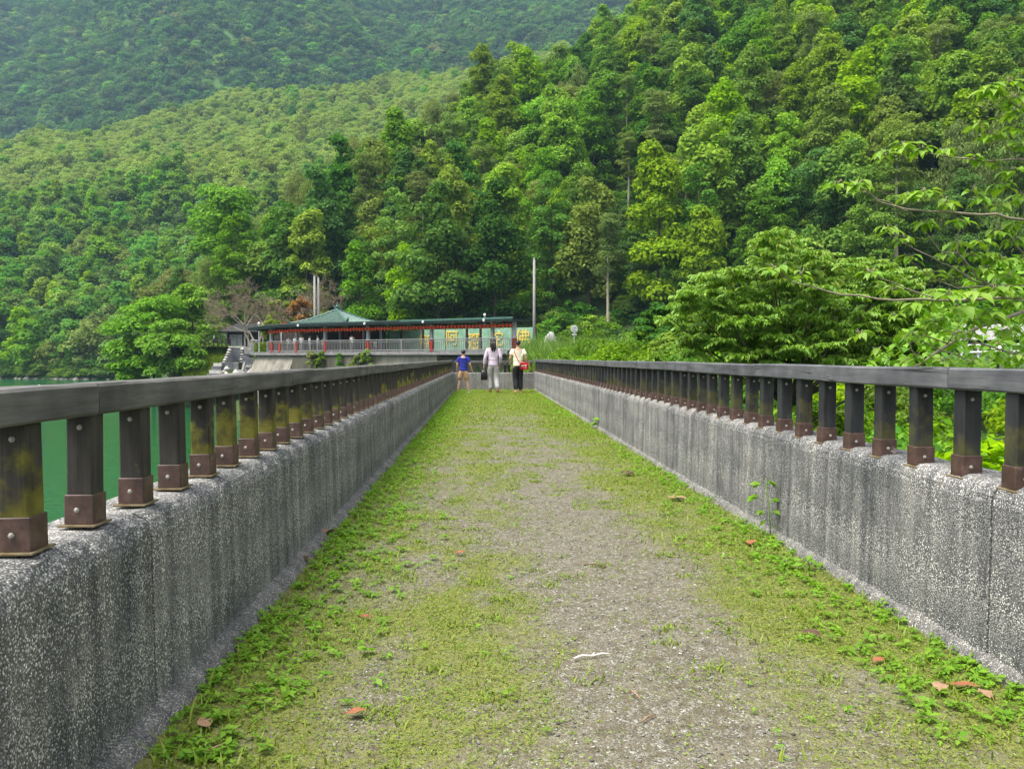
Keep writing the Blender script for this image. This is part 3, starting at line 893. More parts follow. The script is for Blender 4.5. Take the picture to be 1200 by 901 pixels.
# ---- forests one cannot count: one object each, instanced
def forest_stuff(name, pts, protos, label):
    """pts: rows of x, y, z, scale, turn, index"""
    col = bpy.data.collections.new(name + '_kinds')
    for i_, me_ in enumerate(protos):
        ob = bpy.data.objects.new(name + '_kind_%02d' % i_, me_); col.objects.link(ob)
    pts = np.array(pts, float)
    me_ = bpy.data.meshes.new(name)
    me_.vertices.add(len(pts)); me_.vertices.foreach_set('co', pts[:, :3].astype(np.float32).ravel())
    for nm, cidx, typ in (('size', 3, 'FLOAT'), ('turn', 4, 'FLOAT'), ('which', 5, 'INT')):
        at = me_.attributes.new(nm, typ, 'POINT')
        at.data.foreach_set('value', pts[:, cidx].astype(np.int32 if typ == 'INT' else np.float32))
    o = link(name, me_)
    ng = bpy.data.node_groups.new(name, 'GeometryNodeTree')
    ng.interface.new_socket('Geometry', in_out='INPUT', socket_type='NodeSocketGeometry')
    ng.interface.new_socket('Geometry', in_out='OUTPUT', socket_type='NodeSocketGeometry')
    N = ng.nodes; Lk = ng.links
    gi = N.new('NodeGroupInput'); go = N.new('NodeGroupOutput')
    ip = N.new('GeometryNodeInstanceOnPoints'); ci = N.new('GeometryNodeCollectionInfo')
    ci.inputs[0].default_value = col; ci.inputs['Separate Children'].default_value = True; ci.inputs['Reset Children'].default_value = True
    mp = N.new('GeometryNodeMeshToPoints')
    def named(nm, typ):
        q = N.new('GeometryNodeInputNamedAttribute'); q.data_type = typ; q.inputs['Name'].default_value = nm; return q.outputs['Attribute']
    cx = N.new('ShaderNodeCombineXYZ'); Lk.new(named('turn', 'FLOAT'), cx.inputs[2])
    Lk.new(gi.outputs[0], mp.inputs['Mesh']); Lk.new(mp.outputs[0], ip.inputs['Points'])
    Lk.new(ci.outputs[0], ip.inputs['Instance']); ip.inputs['Pick Instance'].default_value = True
    Lk.new(named('which', 'INT'), ip.inputs['Instance Index'])
    er = N.new('FunctionNodeEulerToRotation'); Lk.new(cx.outputs[0], er.inputs[0]); Lk.new(er.outputs[0], ip.inputs['Rotation'])
    Lk.new(named('size', 'FLOAT'), ip.inputs['Scale'])
    Lk.new(ip.outputs[0], go.inputs[0])
    md = o.modifiers.new('forest', 'NODES'); md.node_group = ng
    tag(o, label, 'forest'); kind(o, 'stuff')
    return o
KI = {'cone': 0, 'round': 1, 'tall': 2, 'weep': 3, 'yellow': 4, 'pale': 5}
def merged(a_, b_, mat2):
    """crown and trunk of a far tree as one mesh"""
    bm = bmesh.new(); bm.from_mesh(a_); n0 = len(bm.faces); bm.from_mesh(b_)
    bm.faces.ensure_lookup_table()
    for f in bm.faces[n0:]: f.material_index = 1
    me_ = bpy.data.meshes.new('far_tree'); bm.to_mesh(me_); bm.free()
    me_.materials.append(a_.materials[0]); me_.materials.append(mat2); return me_
pr = [merged(PROTO[k][0][1], PROTO[k][0][2], M['bark']) for k in KI]
if rest:
    forest_stuff('near_hill_forest', [(x, y, g, s, (x * 7.1) % 6.28, KI[kk]) for (x, y, g, s, kk) in rest], pr,
                 'the rest of the wooded near hillside, upper trees running off the frame')
# undergrowth at the foot of the near hill and along the shore
und, _ = crown_mesh('undergrowth_clump', M['lf_dark'], 'dome', -.2, 2.2, 1.9, 30, .7, 1500, .24, .13, 301)
und2, _ = crown_mesh('undergrowth_clump', M['lf_round'], 'dome', -.2, 1.7, 1.6, 26, .6, 1300, .22, .12, 302)
und3, _ = crown_mesh('undergrowth_clump', M['lf_bright'], 'dome', -.2, 1.5, 1.5, 26, .55, 1200, .22, .12, 303)
upts = []
for k in range(5200):
    x = rng.uniform(-60, 160); y = rng.uniform(50, 235)
    hn = float(near_hill(np.array(x), np.array(y))); g = gz(x, y)
    if (hn < .6 and not (y > 60 and x > 4 + (70 - y) * .1)) or hn > 120: continue
    px, py = proj((x, y, g))
    if px < -60 or px > 1260: continue
    if (x + 47) * -.743 + (y - 130) * .669 > 4: continue
    upts.append((x, y, g, rng.uniform(.8, 1.5) * (1 + .008 * hn), rng.uniform(0, 6.28), rng.integers(0, 3)))
forest_stuff('undergrowth', upts, [und, und2, und3], 'shrubby undergrowth along the foot of the near hillside')

# ---- middle hill: bright trees below, pale plantation above
mid = []
for k, (lf, prf, h_, r_, n_) in enumerate((('lf_midhill', 'cone', 11, 3.6, 900), ('lf_midhill', 'round', 8.5, 4.0, 950), ('lf_bright', 'cone', 11.5, 3.4, 900),
                                           ('lf_dark', 'round', 8, 4.2, 900), ('lf_pale', 'round', 6.5, 3.6, 700), ('lf_pale', 'dome', 6.2, 3.9, 700), ('lf_airy', 'round', 8, 3.4, 800))):
    cm, _ = crown_mesh('mid_tree', M[lf], prf, 1.2, h_, r_, 32, 1.55, n_ * 2, .7, .40, 400 + k, updir=.6, flat=1.0)
    mid.append(cm)
mpts = []
xs_ = np.arange(-430, 60, 5.9); ys_ = np.arange(190, 660, 5.5)
X, Y = np.meshgrid(xs_, ys_); X = X + rng.uniform(-2.4, 2.4, X.shape); Y = Y + rng.uniform(-2.4, 2.4, Y.shape)
Zm = h_mid(X, Y); keep = (Zm > LAKE + .3) & (Zm > h_near(X, Y))
for x, y, z in zip(X[keep], Y[keep], Zm[keep]):
    px, py = proj((x, y, z + 5))
    if px < -120 or px > 900 or py < -30: continue
    crest = np.interp(x, [-420, -292, -200, -100, 0, 120], [430, 482, 560, 565, 600, 640])
    if y > crest + 16: continue
    t = (z - 62 - .07 * (x + 130) + (float(vnoise(x / 45, y / 45, 91)) - .5) * 34)
    pale = t > 0
    r_ = rng.random()
    if pale: idx = 4 if r_ < .45 else 5 if r_ < .88 else 6 if r_ < .95 else 1
    else: idx = 0 if r_ < .36 else 1 if r_ < .58 else 2 if r_ < .76 else 3 if r_ < .92 else 6
    mpts.append((x, y, z, (rng.uniform(.75, 1.1) if pale else rng.uniform(.8, 1.4)), rng.uniform(0, 6.28), idx))
forest_stuff('middle_hill_forest', mpts, mid, 'woods and paler plantation covering the hill across the lake')
# ---- far mountain
far = []
for k, (lf, prf, h_, r_) in enumerate((('lf_far', 'round', 8, 4.8), ('lf_far', 'dome', 7, 5.2), ('lf_midhill', 'round', 8, 4.6), ('lf_dark', 'dome', 7, 5), ('lf_olive', 'dome', 6.5, 4.4))):
    cm, _ = crown_mesh('mountain_tree', M[lf], prf, .5, h_, r_, 16, 2.4, 560, 1.5, .9, 450 + k, updir=.5, flat=.9)
    far.append(cm)
fpts = []
xs_ = np.arange(-760, 420, 8.4); ys_ = np.arange(600, 1080, 7.0)
X, Y = np.meshgrid(xs_, ys_); X = X + rng.uniform(-3.4, 3.4, X.shape); Y = Y + rng.uniform(-3, 3, Y.shape)
Zf = h_far(X, Y); keep = Zf > h_mid(X, Y)
for x, y, z in zip(X[keep], Y[keep], Zf[keep]):
    px, py = proj((x, y, z + 4))
    if px < -110 or px > 900 or py < -75 or py > 260: continue
    r_ = rng.random(); idx = 0 if r_ < .4 else 1 if r_ < .68 else 2 if r_ < .82 else 3 if r_ < .975 else 4
    fpts.append((x, y, z, rng.uniform(.65, 1.5), rng.uniform(0, 6.28), idx))
forest_stuff('mountain_forest', fpts, far, 'bluish dense forest covering the mountain behind')

# ------------------------------------------------------------------ pavilion by the lake
PA = Vector((-22.1, 82.0, 1.7)); PRZ = math.atan2(-16, 25.36)
EU = Vector((.845, -.533, 0)); EV = Vector((.533, .845, 0))
def PU(px, v=0.0):
    """distance along the pavilion's front of what shows in pixel column px, v metres behind the front"""
    k = (px - 566) / FPX
    ox, oy = PA.x + EV.x * v, PA.y + EV.y * v
    return (k * oy - ox) / (EU.x - k * EU.y)
def pav_pt(u, v, z=0.0):
    return PA + EU * u + EV * v + Vector((0, 0, z))
PAV = empty('pavilion', PA, 'long lakeside pavilion with a dark flat roof and a green tiled peak', 'pavilion', rz=PRZ)
m = MB(); m.box(-.6, 29.2, -1.1, 7.0, -.35, -.004); m.build('floor_slab', M['slab'], PAV)
# flat roof: slab, fascia
m = MB(); n = 24
for i_ in range(n):
    u0 = -1.2 + 31.0 * i_ / n; u1 = -1.2 + 31.0 * (i_ + 1) / n
    vb0 = 7.2 if (u0 + u1) / 2 < PU(452) else 2.3
    lift = lambda u: 2.42 - .25 * max(0, (4 - u) / 5.2) ** 1.6
    z0, z1 = lift(u0), lift(u1)
    m.add([(u0, -1.3, z0), (u1, -1.3, z1), (u1, vb0, z1 + .04 * (vb0 + 1.3)), (u0, vb0, z0 + .04 * (vb0 + 1.3)), (u0, -1.3, z0 + .16), (u1, -1.3, z1 + .16), (u1, vb0, z1 + .16 + .04 * (vb0 + 1.3)), (u0, vb0, z0 + .16 + .04 * (vb0 + 1.3))],
          [(0, 3, 2, 1), (4, 5, 6, 7), (0, 1, 5, 4), (2, 3, 7, 6)] + ([(3, 0, 4, 7)] if i_ == 0 else []) + ([(1, 2, 6, 5)] if i_ == n - 1 else []))
FL = m.build('roof', M['teal_dark'], PAV)
m = MB()
for i_ in range(n):
    u0 = -1.25 + 31.1 * i_ / n; u1 = -1.25 + 31.1 * (i_ + 1) / n
    z0, z1 = lift(u0) + .165, lift(u1) + .165
    m.add([(u0, -1.36, z0), (u1, -1.36, z1), (u1, -1.36, z1 + .13), (u0, -1.36, z0 + .13), (u0, -1.2, z0), (u1, -1.2, z1), (u1, -1.2, z1 + .17), (u0, -1.2, z0 + .17)],
          [(0, 1, 2, 3), (3, 2, 6, 7), (4, 7, 6, 5), (0, 4, 5, 1)], 0 if u0 < PU(470) else 1)
m.build('roof_edge', [M['teal_dark'], M['teal']], FL)
m = MB()
for u in np.arange(0, 29, 2.4): m.box(u - .05, u + .05, -1.2, 6.9 if u < PU(452) else 2.1, lift(u) - .14, lift(u) - .004)
m.build('beams', M['dark_wood'], FL)
# tiled hip roof with curved slopes
uc = PU(397, 3.0); wu, wv = 3.75, 2.7; zb, zt = 2.82, 4.2
m = MB(); steps = 8
def hip(t):      # t 0 eave .. 1 peak: half extents and height, concave like a temple roof
    return (wu * (1 - t) + .05 * t + .0, wv * (1 - t) + .05 * t, zb + (zt - zb) * (t ** 1.45 * .9 + .1 * t))
for i_ in range(steps):
    a0, b0, z0 = hip(i_ / steps); a1, b1, z1 = hip((i_ + 1) / steps)
    q0 = [(uc - a0, 3 - b0, z0), (uc + a0, 3 - b0, z0), (uc + a0, 3 + b0, z0), (uc - a0, 3 + b0, z0)]
    q1 = [(uc - a1, 3 - b1, z1), (uc + a1, 3 - b1, z1), (uc + a1, 3 + b1, z1), (uc - a1, 3 + b1, z1)]
    for k in range(4):
        k2 = (k + 1) % 4; m.add([q0[k], q0[k2], q1[k2], q1[k]], [(0, 1, 2, 3)])
m.add([(uc - wu, 3 - wv, zb - .12), (uc + wu, 3 - wv, zb - .12), (uc + wu, 3 + wv, zb - .12), (uc - wu, 3 + wv, zb - .12),
       (uc - wu, 3 - wv, zb), (uc + wu, 3 - wv, zb), (uc + wu, 3 + wv, zb), (uc - wu, 3 + wv, zb)],
      [(0, 1, 5, 4), (1, 2, 6, 5), (2, 3, 7, 6), (3, 0, 4, 7), (0, 3, 2, 1)])
HR = m.build('tiled_roof', M['tile'], PAV)
m = MB()        # rows of half-round tiles running down each slope
for side in range(4):
    for k in range(19):
        f = (k + .5) / 19 * 2 - 1
        pts = []
        for t in np.linspace(0, 1 - abs(f), 5):
            a0, b0, z0 = hip(t)
            W_, D_ = (wu, wv) if side % 2 == 0 else (wv, wu)
            ex = f * W_; dep = (b0 if side % 2 == 0 else a0)
            p = {0: (uc + ex, 3 - dep, z0), 1: (uc + dep, 3 + ex, z0), 2: (uc + ex, 3 + dep, z0), 3: (uc - dep, 3 + ex, z0)}[side]
            pts.append((p[0], p[1], p[2] + .03))
        if (Vector(pts[0]) - Vector(pts[-1])).length > .2: m.tube(pts, .075, 5)
kind(m.build('tile_rows', M['tile_row'], HR), 'stuff')
for sx in (-1, 1):
    for sy in (-1, 1):
        pts = []
        for t in np.linspace(0, .98, 7):
            a0, b0, z0 = hip(t); pts.append((uc + sx * a0, 3 + sy * b0, z0 + .08))
        p0 = Vector(pts[0]); pts.insert(0, (p0.x + sx * .35, p0.y + sy * .3, p0.z + .28))
        MB().tube(pts, .11, 6).build('hip_ridge', M['teal'], HR)
m = MB(); m.lathe([(.16, 0), (.22, .12), (.12, .25), (.2, .42), (.1, .6), (.02, .85)], (uc, 3, zt - .05), 8); m.build('finial', M['tile'], HR)
for s_ in (-1, 1):
    MB().tube([(uc + s_ * .15, 3, zt + .2), (uc + s_ * .4, 3, zt + .38), (uc + s_ * .5, 3, zt + .62)], [.06, .05, .02], 5).build('ridge_horn', M['teal'], HR)
# columns
colx = [(321, .2), (350, .2), (383, .2), (432.5, .2), (506, .2), (577, .2), (602.5, .2)]
cm_ = MB(); cm_.bbox(-.14, .14, -.14, .14, 0, 2.42, .02); cmesh = cm_.mesh('column', M['column'])
cb_ = MB(); cb_.bbox(-.17, .17, -.17, .17, 0, 1.05, .02); cbm = cb_.mesh('column_base', M['red_paint'])
cb2 = MB().bbox(-.17, .17, -.17, .17, 0, 1.05, .02).mesh('column_base', M['column'])
for px, v in colx:
    c = link('column', cmesh, PAV, (PU(px, v), v, 0)); link('column_base', cbm, c, (0, 0, 0))
for px in (333, 400, 427, 447, 471, 496, 547, 563):
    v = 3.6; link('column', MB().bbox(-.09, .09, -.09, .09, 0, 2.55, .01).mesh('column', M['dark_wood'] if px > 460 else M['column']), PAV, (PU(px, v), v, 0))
for u in (PU(364), PU(440), PU(507), PU(577)):       # small lamps on the roof edge
    MB().lathe([(.08, 0), (.11, .06), (.09, .2), (.02, .24)], (u, -1.42, lift(u) + .0), 6).build('eave_lamp', M['white_paint'], PAV)
# furniture of the shadowed interior: long counter and back wall
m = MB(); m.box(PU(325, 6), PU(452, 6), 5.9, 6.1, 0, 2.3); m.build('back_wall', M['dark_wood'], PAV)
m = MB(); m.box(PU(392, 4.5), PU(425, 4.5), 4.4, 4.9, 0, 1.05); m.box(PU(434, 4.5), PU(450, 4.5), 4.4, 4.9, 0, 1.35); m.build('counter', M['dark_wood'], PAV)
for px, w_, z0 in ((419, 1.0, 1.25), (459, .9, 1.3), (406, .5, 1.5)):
    u = PU(px, 5.5); MB().box(u - w_ / 2, u + w_ / 2, 5.6, 5.72, z0, z0 + .75).build('red_banner', M['red_paint'], PAV)
# retaining wall below the floor
RW = empty('retaining_wall', pav_pt(0, 0, -.4), 'pale stained concrete retaining wall sloping down below the pavilion railing', 'retaining wall', rz=PRZ)
RW.location = PA
def slope_wall(u0, u1, foot, z1, mat, nm, vb=-1.15):
    q = MB(); N_ = 10
    vs = []; fs = []
    for i_ in range(N_ + 1):
        u = u0 + (u1 - u0) * i_ / N_
        vs += [(u, vb, z1), (u, vb - foot * .5, z1 - 2.4), (u, vb - foot, z1 - 5.6), (u, vb + 1.5, z1), (u, vb + 1.5, -5.9)]
    for i_ in range(N_):
        a_ = i_ * 5; b_ = a_ + 5
        fs += [(a_ + 1, b_ + 1, b_, a_), (a_ + 2, b_ + 2, b_ + 1, a_ + 1), (a_, b_, b_ + 3, a_ + 3)]
    fs += [(0, 3, 4, 2, 1), tuple(N_ * 5 + k for k in (1, 2, 4, 3, 0))]
    q.add(vs, fs)
    return q.build(nm, mat, RW)
slope_wall(PU(313), PU(357), 2.2, -.36, M['concrete'], 'sloped_apron')
slope_wall(PU(357) + .01, PU(436), .5, -.36, M['dark_concrete'], 'wall_face', -1.4)
slope_wall(PU(436) + .01, PU(521), .3, -.36, M['concrete'], 'wall_face', -1.15)
slope_wall(PU(521) + .01, PU(622), .3, -.5, M['dark_concrete'], 'wall_face', -.6)
m = MB(); m.bbox(PU(313) - .2, PU(600), -1.55, -.95, -.358, -.20, .02); m.build('coping', M['slab'], RW)
# pavilion railing
PR_ = empty('metal_railing', PA, 'pale metal railing with thin upright bars along the pavilion front', 'railing', rz=PRZ)
u0, u1 = PU(316.5, -1), PU(599, -1)
m = MB(); m.tube([(u0, -1.0, 1.02), (u1, -1.0, 1.02)], .05, 6); m.build('top_bar', M['grey_paint'], PR_)
m = MB(); m.tube([(u0, -1.0, .86), (u1, -1.0, .86)], .03, 6); m.build('middle_bar', M['grey_paint'], PR_)
m = MB(); m.tube([(u0, -1.0, .08), (u1, -1.0, .08)], .05, 6); m.build('bottom_bar', M['grey_paint'], PR_)
m = MB()
for u in np.arange(u0, u1, .19): m.box(u - .021, u + .021, -1.02, -.98, .1, .86)
kind(m.build('bars', M['grey_paint'], PR_), 'stuff')
for px in (322, 331, 350, 383, 432.5, 506, 577):
    u = PU(px, -1.0); MB().bbox(u - .11, u + .11, -1.1, -.9, -.15, .9, .01).build('railing_post', M['red_paint'], PR_)
for px in (316.7, 471, 599):
    u = PU(px, -1.0); MB().bbox(u - .07, u + .07, -1.07, -.93, -.15, 1.02, .01).build('railing_post', M['grey_paint'], PR_)
# lanterns under the eave
lm = MB(); lm.lathe([(.05, -.14), (.055, -.13), (.11, -.10), (.145, -.035), (.145, .035), (.11, .10), (.055, .13), (.05, .14)], n=10)
lm.lathe([(.04, -.16), (.056, -.15), (.056, -.131), (.04, -.13)], n=8, mi=1); lm.lathe([(.04, .13), (.056, .131), (.056, .15), (.04, .16)], n=8, mi=1)
lm.tube([(0, 0, -.16), (0, 0, -.27)], [.02, .03], 5, 0); lm.tube([(0, 0, .16), (0, 0, .27)], .008, 4, 0)
LM = lm.mesh('paper_lantern', [M['lantern'], M['gold']], True)
u = PU(319, -.7); k = 0
while u < PU(601, -.7):
    o = link('paper_lantern', LM, None, pav_pt(u, -.7, lift(u) - .34 + .03 * math.sin(k * 1.7)), PRZ, 1.0)
    tag(o, 'small round red lantern in the string under the pavilion eave', 'lantern', 'red lanterns under the pavilion eave')
    u += .37; k += 1
m = MB(); m.tube([tuple(pav_pt(uu, -.7, lift(uu) - .05)) for uu in np.linspace(PU(317, -.7), PU(602, -.7), 14)], .012, 4)
tag(m.build('lantern_wire', M['black']), 'thin wire carrying the row of red lanterns', 'wire')
# mural wall with the painted characters
vM = 5.4
MW = empty('mural_wall', pav_pt(PU(540, vM), vM, 0), 'pale green mural wall with large yellow characters behind the pavilion', 'mural wall', rz=PRZ)
MW.location = PA
cuts = [456, 471.5, 496.5, 522, 547, 563, 600, 627]
for a_, b_ in zip(cuts[:-1], cuts[1:]):
    MB().bbox(PU(a_, vM) + .04, PU(b_, vM) - .04, vM, vM + .18, -.3, 2.15, .012).build('panel', M['mural'], MW)
for a_ in cuts:
    MB().bbox(PU(a_, vM) - .05, PU(a_, vM) + .05, vM - .03, vM + .22, -.5, 2.15, .01).build('panel_post', M['dark_concrete'], MW)
def glyph(ch, px, size, zc):
    cu = bpy.data.curves.new('glyph', 'FONT'); cu.body = ch; cu.size = size; cu.extrude = .03; cu.offset = .006
    cu.align_x = 'CENTER'; cu.resolution_u = 2
    ob = bpy.data.objects.new('glyph', cu); C.objects.link(ob)
    dg = bpy.context.evaluated_depsgraph_get()
    me_ = bpy.data.meshes.new_from_object(ob.evaluated_get(dg)); bpy.data.objects.remove(ob)
    me_.materials.clear(); me_.materials.append(M['gold'])
    n_ = len(me_.vertices)
    if n_ == 0: return
    co = np.zeros(n_ * 3, np.float32); me_.vertices.foreach_get('co', co); co = co.reshape(-1, 3)
    co -= (co.max(0) + co.min(0)) / 2
    me_.vertices.foreach_set('co', co.ravel())
    o = link('character', me_, MW, (PU(px, vM), vM - .035, zc)); o.rotation_euler = (PI / 2, 0, 0); return o
for ch, px, sz, zc in (('\u7121', 498, 1.55, 1.05), ('\u963f', 530, 1.55, 1.3), ('\u5f4c', 555, 1.65, .95), ('\u9640', 582, 1.55, 1.2)):
    glyph(ch, px, sz, zc)
glyph('\u4f5b', 612, 1.65, 1.25)

# ------------------------------------------------------------------ people
def skin_part(nodes, edges, root, sub=2):
    """one continuous surface grown round connected joints; nodes: name -> (xyz, radius)"""
    names = list(nodes); ix = {n_: i_ for i_, n_ in enumerate(names)}
    me_ = bpy.data.meshes.new('skin'); me_.from_pydata([nodes[n_][0] for n_ in names], [(ix[a_], ix[b_]) for a_, b_ in edges], [])
    ob = bpy.data.objects.new('skin', me_); C.objects.link(ob)
    ob.modifiers.new('s', 'SKIN')
    for i_, n_ in enumerate(names):
        r_ = nodes[n_][1]; me_.skin_vertices[0].data[i_].radius = r_ if hasattr(r_, '__len__') else (r_, r_)
        me_.skin_vertices[0].data[i_].use_root = n_ == root
    sb = ob.modifiers.new('b', 'SUBSURF'); sb.levels = sb.render_levels = sub
    dg = bpy.context.evaluated_depsgraph_get()
    out = bpy.data.meshes.new_from_object(ob.evaluated_get(dg))
    bpy.data.objects.remove(ob)
    out.polygons.foreach_set('use_smooth', [True] * len(out.polygons))
    return out
def join_meshes(name, meshes, mat, scale=1.0):
    bm = bmesh.new()
    for me_ in meshes: bm.from_mesh(me_)
    bmesh.ops.scale(bm, vec=(scale,) * 3, verts=bm.verts)
    bmesh.ops.recalc_face_normals(bm, faces=bm.faces)
    for f in bm.faces: f.material_index = 0; f.smooth = True
    me_ = bpy.data.meshes.new(name); bm.to_mesh(me_); bm.free(); me_.materials.append(mat); return me_
def lerp3(a_, b_, t): return tuple(a_[i_] * (1 - t) + b_[i_] * t for i_ in range(3))
def make_person(loc, rz, height, pose, wear, label, group=None, detail=2, hair_len=.1, fem=True):
    """pose gives joints on a figure 1 high that faces +y: knees, ankles, elbows, wrists"""
    root = empty('person', loc, label, 'person', group, rz)
    P = dict(pel=(0, 0, .525), waist=(0, .002, .60), chest=(0, -.004, .71), shc=(0, -.008, .795), neck=(0, -.004, .842), hd0=(0, .012, .885), hd1=(0, .014, .93), hd2=(0, .008, .968))
    hw = .052 if fem else .048; sw = .098 if fem else .108
    for s_, n_ in ((-1, 'L'), (1, 'R')):
        P['hip' + n_] = (s_ * hw, 0, .505); P['sh' + n_] = (s_ * sw, -.006, .79)
        for j in ('kn', 'an', 'el', 'wr'): P[j + n_] = pose[j + n_]
        an = P['an' + n_]; P['toe' + n_] = (an[0] + s_ * .012, an[1] + .085, max(.014, an[2] - .03)); P['heel' + n_] = (an[0], an[1] - .02, max(.018, an[2] - .025))
        wr = Vector(P['wr' + n_]); el = Vector(P['el' + n_]); d = (wr - el).normalized()
        P['hand' + n_] = tuple(wr + d * .038)
    rad = dict(pel=(.075, .062), waist=(.063, .05), chest=(.075, .058), shc=(.06, .046), neck=.028, hd0=(.038, .043), hd1=(.046, .055), hd2=(.034, .042))
    for n_ in 'LR':
        rad.update({'hip' + n_: .058, 'kn' + n_: .036, 'an' + n_: .021, 'toe' + n_: (.017, .013), 'sh' + n_: .033, 'el' + n_: .023, 'wr' + n_: .015, 'hand' + n_: (.021, .013)})
    bn = [n_ for n_ in P if not n_.startswith('heel')]
    nodes = {n_: (P[n_], rad[n_]) for n_ in bn}
    ed = [('pel', 'waist'), ('waist', 'chest'), ('chest', 'shc'), ('shc', 'neck'), ('neck', 'hd0'), ('hd0', 'hd1'), ('hd1', 'hd2')]
    for n_ in 'LR':
        ed += [('pel', 'hip' + n_), ('hip' + n_, 'kn' + n_), ('kn' + n_, 'an' + n_), ('an' + n_, 'toe' + n_), ('shc', 'sh' + n_), ('sh' + n_, 'el' + n_), ('el' + n_, 'wr' + n_), ('wr' + n_, 'hand' + n_)]
    parts = [skin_part(nodes, ed, 'pel', detail)]
    ex = MB()
    for n_, s_ in (('L', -1), ('R', 1)):           # five fingers of unequal length, slightly curled
        wr = Vector(P['wr' + n_]); el = Vector(P['el' + n_]); d = (wr - el).normalized()
        side = Vector((0, 1, 0)) - d * d.y; side.normalize(); nin = d.cross(side) * s_ * -1
        for f, (off, ln) in enumerate(((.014, .036), (.005, .041), (-.005, .038), (-.014, .029))):
            b0 = wr + d * .048 + side * off
            ex.tube([b0 - d * .012, b0 + d * ln * .5 + nin * .003, b0 + d * ln * .85 + nin * .012, b0 + d * ln + nin * .02], [.0055, .005, .0043, .003], 5)
        b0 = wr + d * .02 + side * .015
        ex.tube([b0 - side * .006, b0 + side * .013 + d * .016, b0 + side * .016 + d * .034 + nin * .006], [.0065, .0055, .0035], 5)
    hd = P['hd1']
    ex.tube([(0, hd[1] + .045, .936), (0, hd[1] + .062, .918), (0, hd[1] + .05, .908)], [.006, .009, .006], 5)      # nose
    ex.tube([(-.014, hd[1] + .05, .893), (0, hd[1] + .055, .892), (.014, hd[1] + .05, .893)], [.002, .005, .002], 5)   # lips
    for s_ in (-1, 1):
        ex.tube([(s_ * .043, hd[1] - .004, .94), (s_ * .052, hd[1] - .008, .928), (s_ * .045, hd[1] - .002, .908)], [.006, .009, .006], 5)    # ears
        ex.lathe([(.001, -.007), (.006, -.004), (.008, 0), (.006, .004), (.001, .007)], (s_ * .02, hd[1] + .047, .936), 6)       # eyes
    parts.append(ex.mesh('extra', M['skin'], True))
    link('body', join_meshes('body', parts, M['skin'], height), root)
    # shirt
    k = wear.get('slack', 1.16)
    sn = {'pel': (P['pel'] if wear.get('tuck', False) is False else lerp3(P['pel'], P['waist'], .5), (.100, .084)), 'waist': (P['waist'], (.092, .076)), 'chest': (P['chest'], (.100, .080)), 'shc': ((0, -.008, .796), (.066, .054))}
    se = [('pel', 'waist'), ('waist', 'chest'), ('chest', 'shc')]
    low = wear.get('hem', .47)
    sn['hem'] = ((0, 0, low), (.104, .088)); se.append(('hem', 'pel'))
    for n_ in 'LR':
        sn['sh' + n_] = (P['sh' + n_], .040 * k / 1.1)
        se.append(('shc', 'sh' + n_))
        if wear['sleeve'] == 'long':
            sn['el' + n_] = (P['el' + n_], .033); sn['cf' + n_] = (lerp3(P['el' + n_], P['wr' + n_], .92), .028)
            se += [('sh' + n_, 'el' + n_), ('el' + n_, 'cf' + n_)]
        else:
            sn['cf' + n_] = (lerp3(P['sh' + n_], P['el' + n_], .66), .045); se.append(('sh' + n_, 'cf' + n_))
    link('shirt', join_meshes('shirt', [skin_part(sn, se, 'chest', detail)], M[wear['shirt']], height), root)
    # trousers
    tn = {'wst': ((0, 0, .575), (.085, .07)), 'pel': (P['pel'], (.10, .084))}
    te = [('wst', 'pel')]
    for n_ in 'LR':
        tn['hip' + n_] = (P['hip' + n_], .074); te.append(('pel', 'hip' + n_))
        if wear['leg'] == 'long':
            tn['kn' + n_] = (P['kn' + n_], .054); tn['cf' + n_] = (lerp3(P['kn' + n_], P['an' + n_], .96), .045); te += [('hip' + n_, 'kn' + n_), ('kn' + n_, 'cf' + n_)]
        else:
            tn['cf' + n_] = (lerp3(P['hip' + n_], P['kn' + n_], .93), .060); te.append(('hip' + n_, 'cf' + n_))
    link('trousers', join_meshes('trousers', [skin_part(tn, te, 'pel', detail)], M[wear['trousers']], height), root)
    # hair: a cap over the skull, falling to its length
    hm = MB(); nn, mm = 14, 9
    for i_ in range(mm + 1):
        th = PI * i_ / mm
        for k_ in range(nn):
            a_ = 2 * PI * k_ / nn; cx_, cy_, cz_ = math.sin(th) * math.cos(a_), math.sin(th) * math.sin(a_), math.cos(th)
            lowz = .905 if cy_ < .25 else .955      # fringe in front, nape behind
            hm.v.append((cx_ * .0515, .002 + cy_ * .058 - (.006 if cz_ < 0 else 0), max(.938 + cz_ * .055, lowz - (.02 if cy_ < -.3 else 0))))
    hm.f = [(i_ * nn + k_, (i_ + 1) * nn + k_, (i_ + 1) * nn + (k_ + 1) % nn, i_ * nn + (k_ + 1) % nn) for i_ in range(mm) for k_ in range(nn)]; hm.m = [0] * len(hm.f)
    if hair_len > .12:
        z1_ = .99 - hair_len
        for dx in (-.026, -.009, .009, .026):
            hm.tube([(dx, -.04, .945), (dx * 1.15, -.062, .89), (dx * 1.2, -.068, (z1_ + .89) / 2), (dx * .8, -.074, z1_ + abs(dx) * .5)], [.018, .022, .02, .006], 6)
    link('hair', join_meshes('hair', [hm.mesh('hair', M['hair'], True)], M['hair'], height), root)
    for n_ in 'LR':
        an, toe, heel = P['an' + n_], P['toe' + n_], P['heel' + n_]
        shn = {'h': (heel, (.026, .02)), 'm': (lerp3(heel, toe, .5), (.026, .022)), 't': (toe, (.028, .016)), 'a': ((an[0], an[1] - .004, an[2] + .008), .024)}
        link('shoe', join_meshes('shoe', [skin_part(shn, [('h', 'm'), ('m', 't'), ('m', 'a')], 'm', 1)], M[wear['shoe']], height), root)
    return root, P
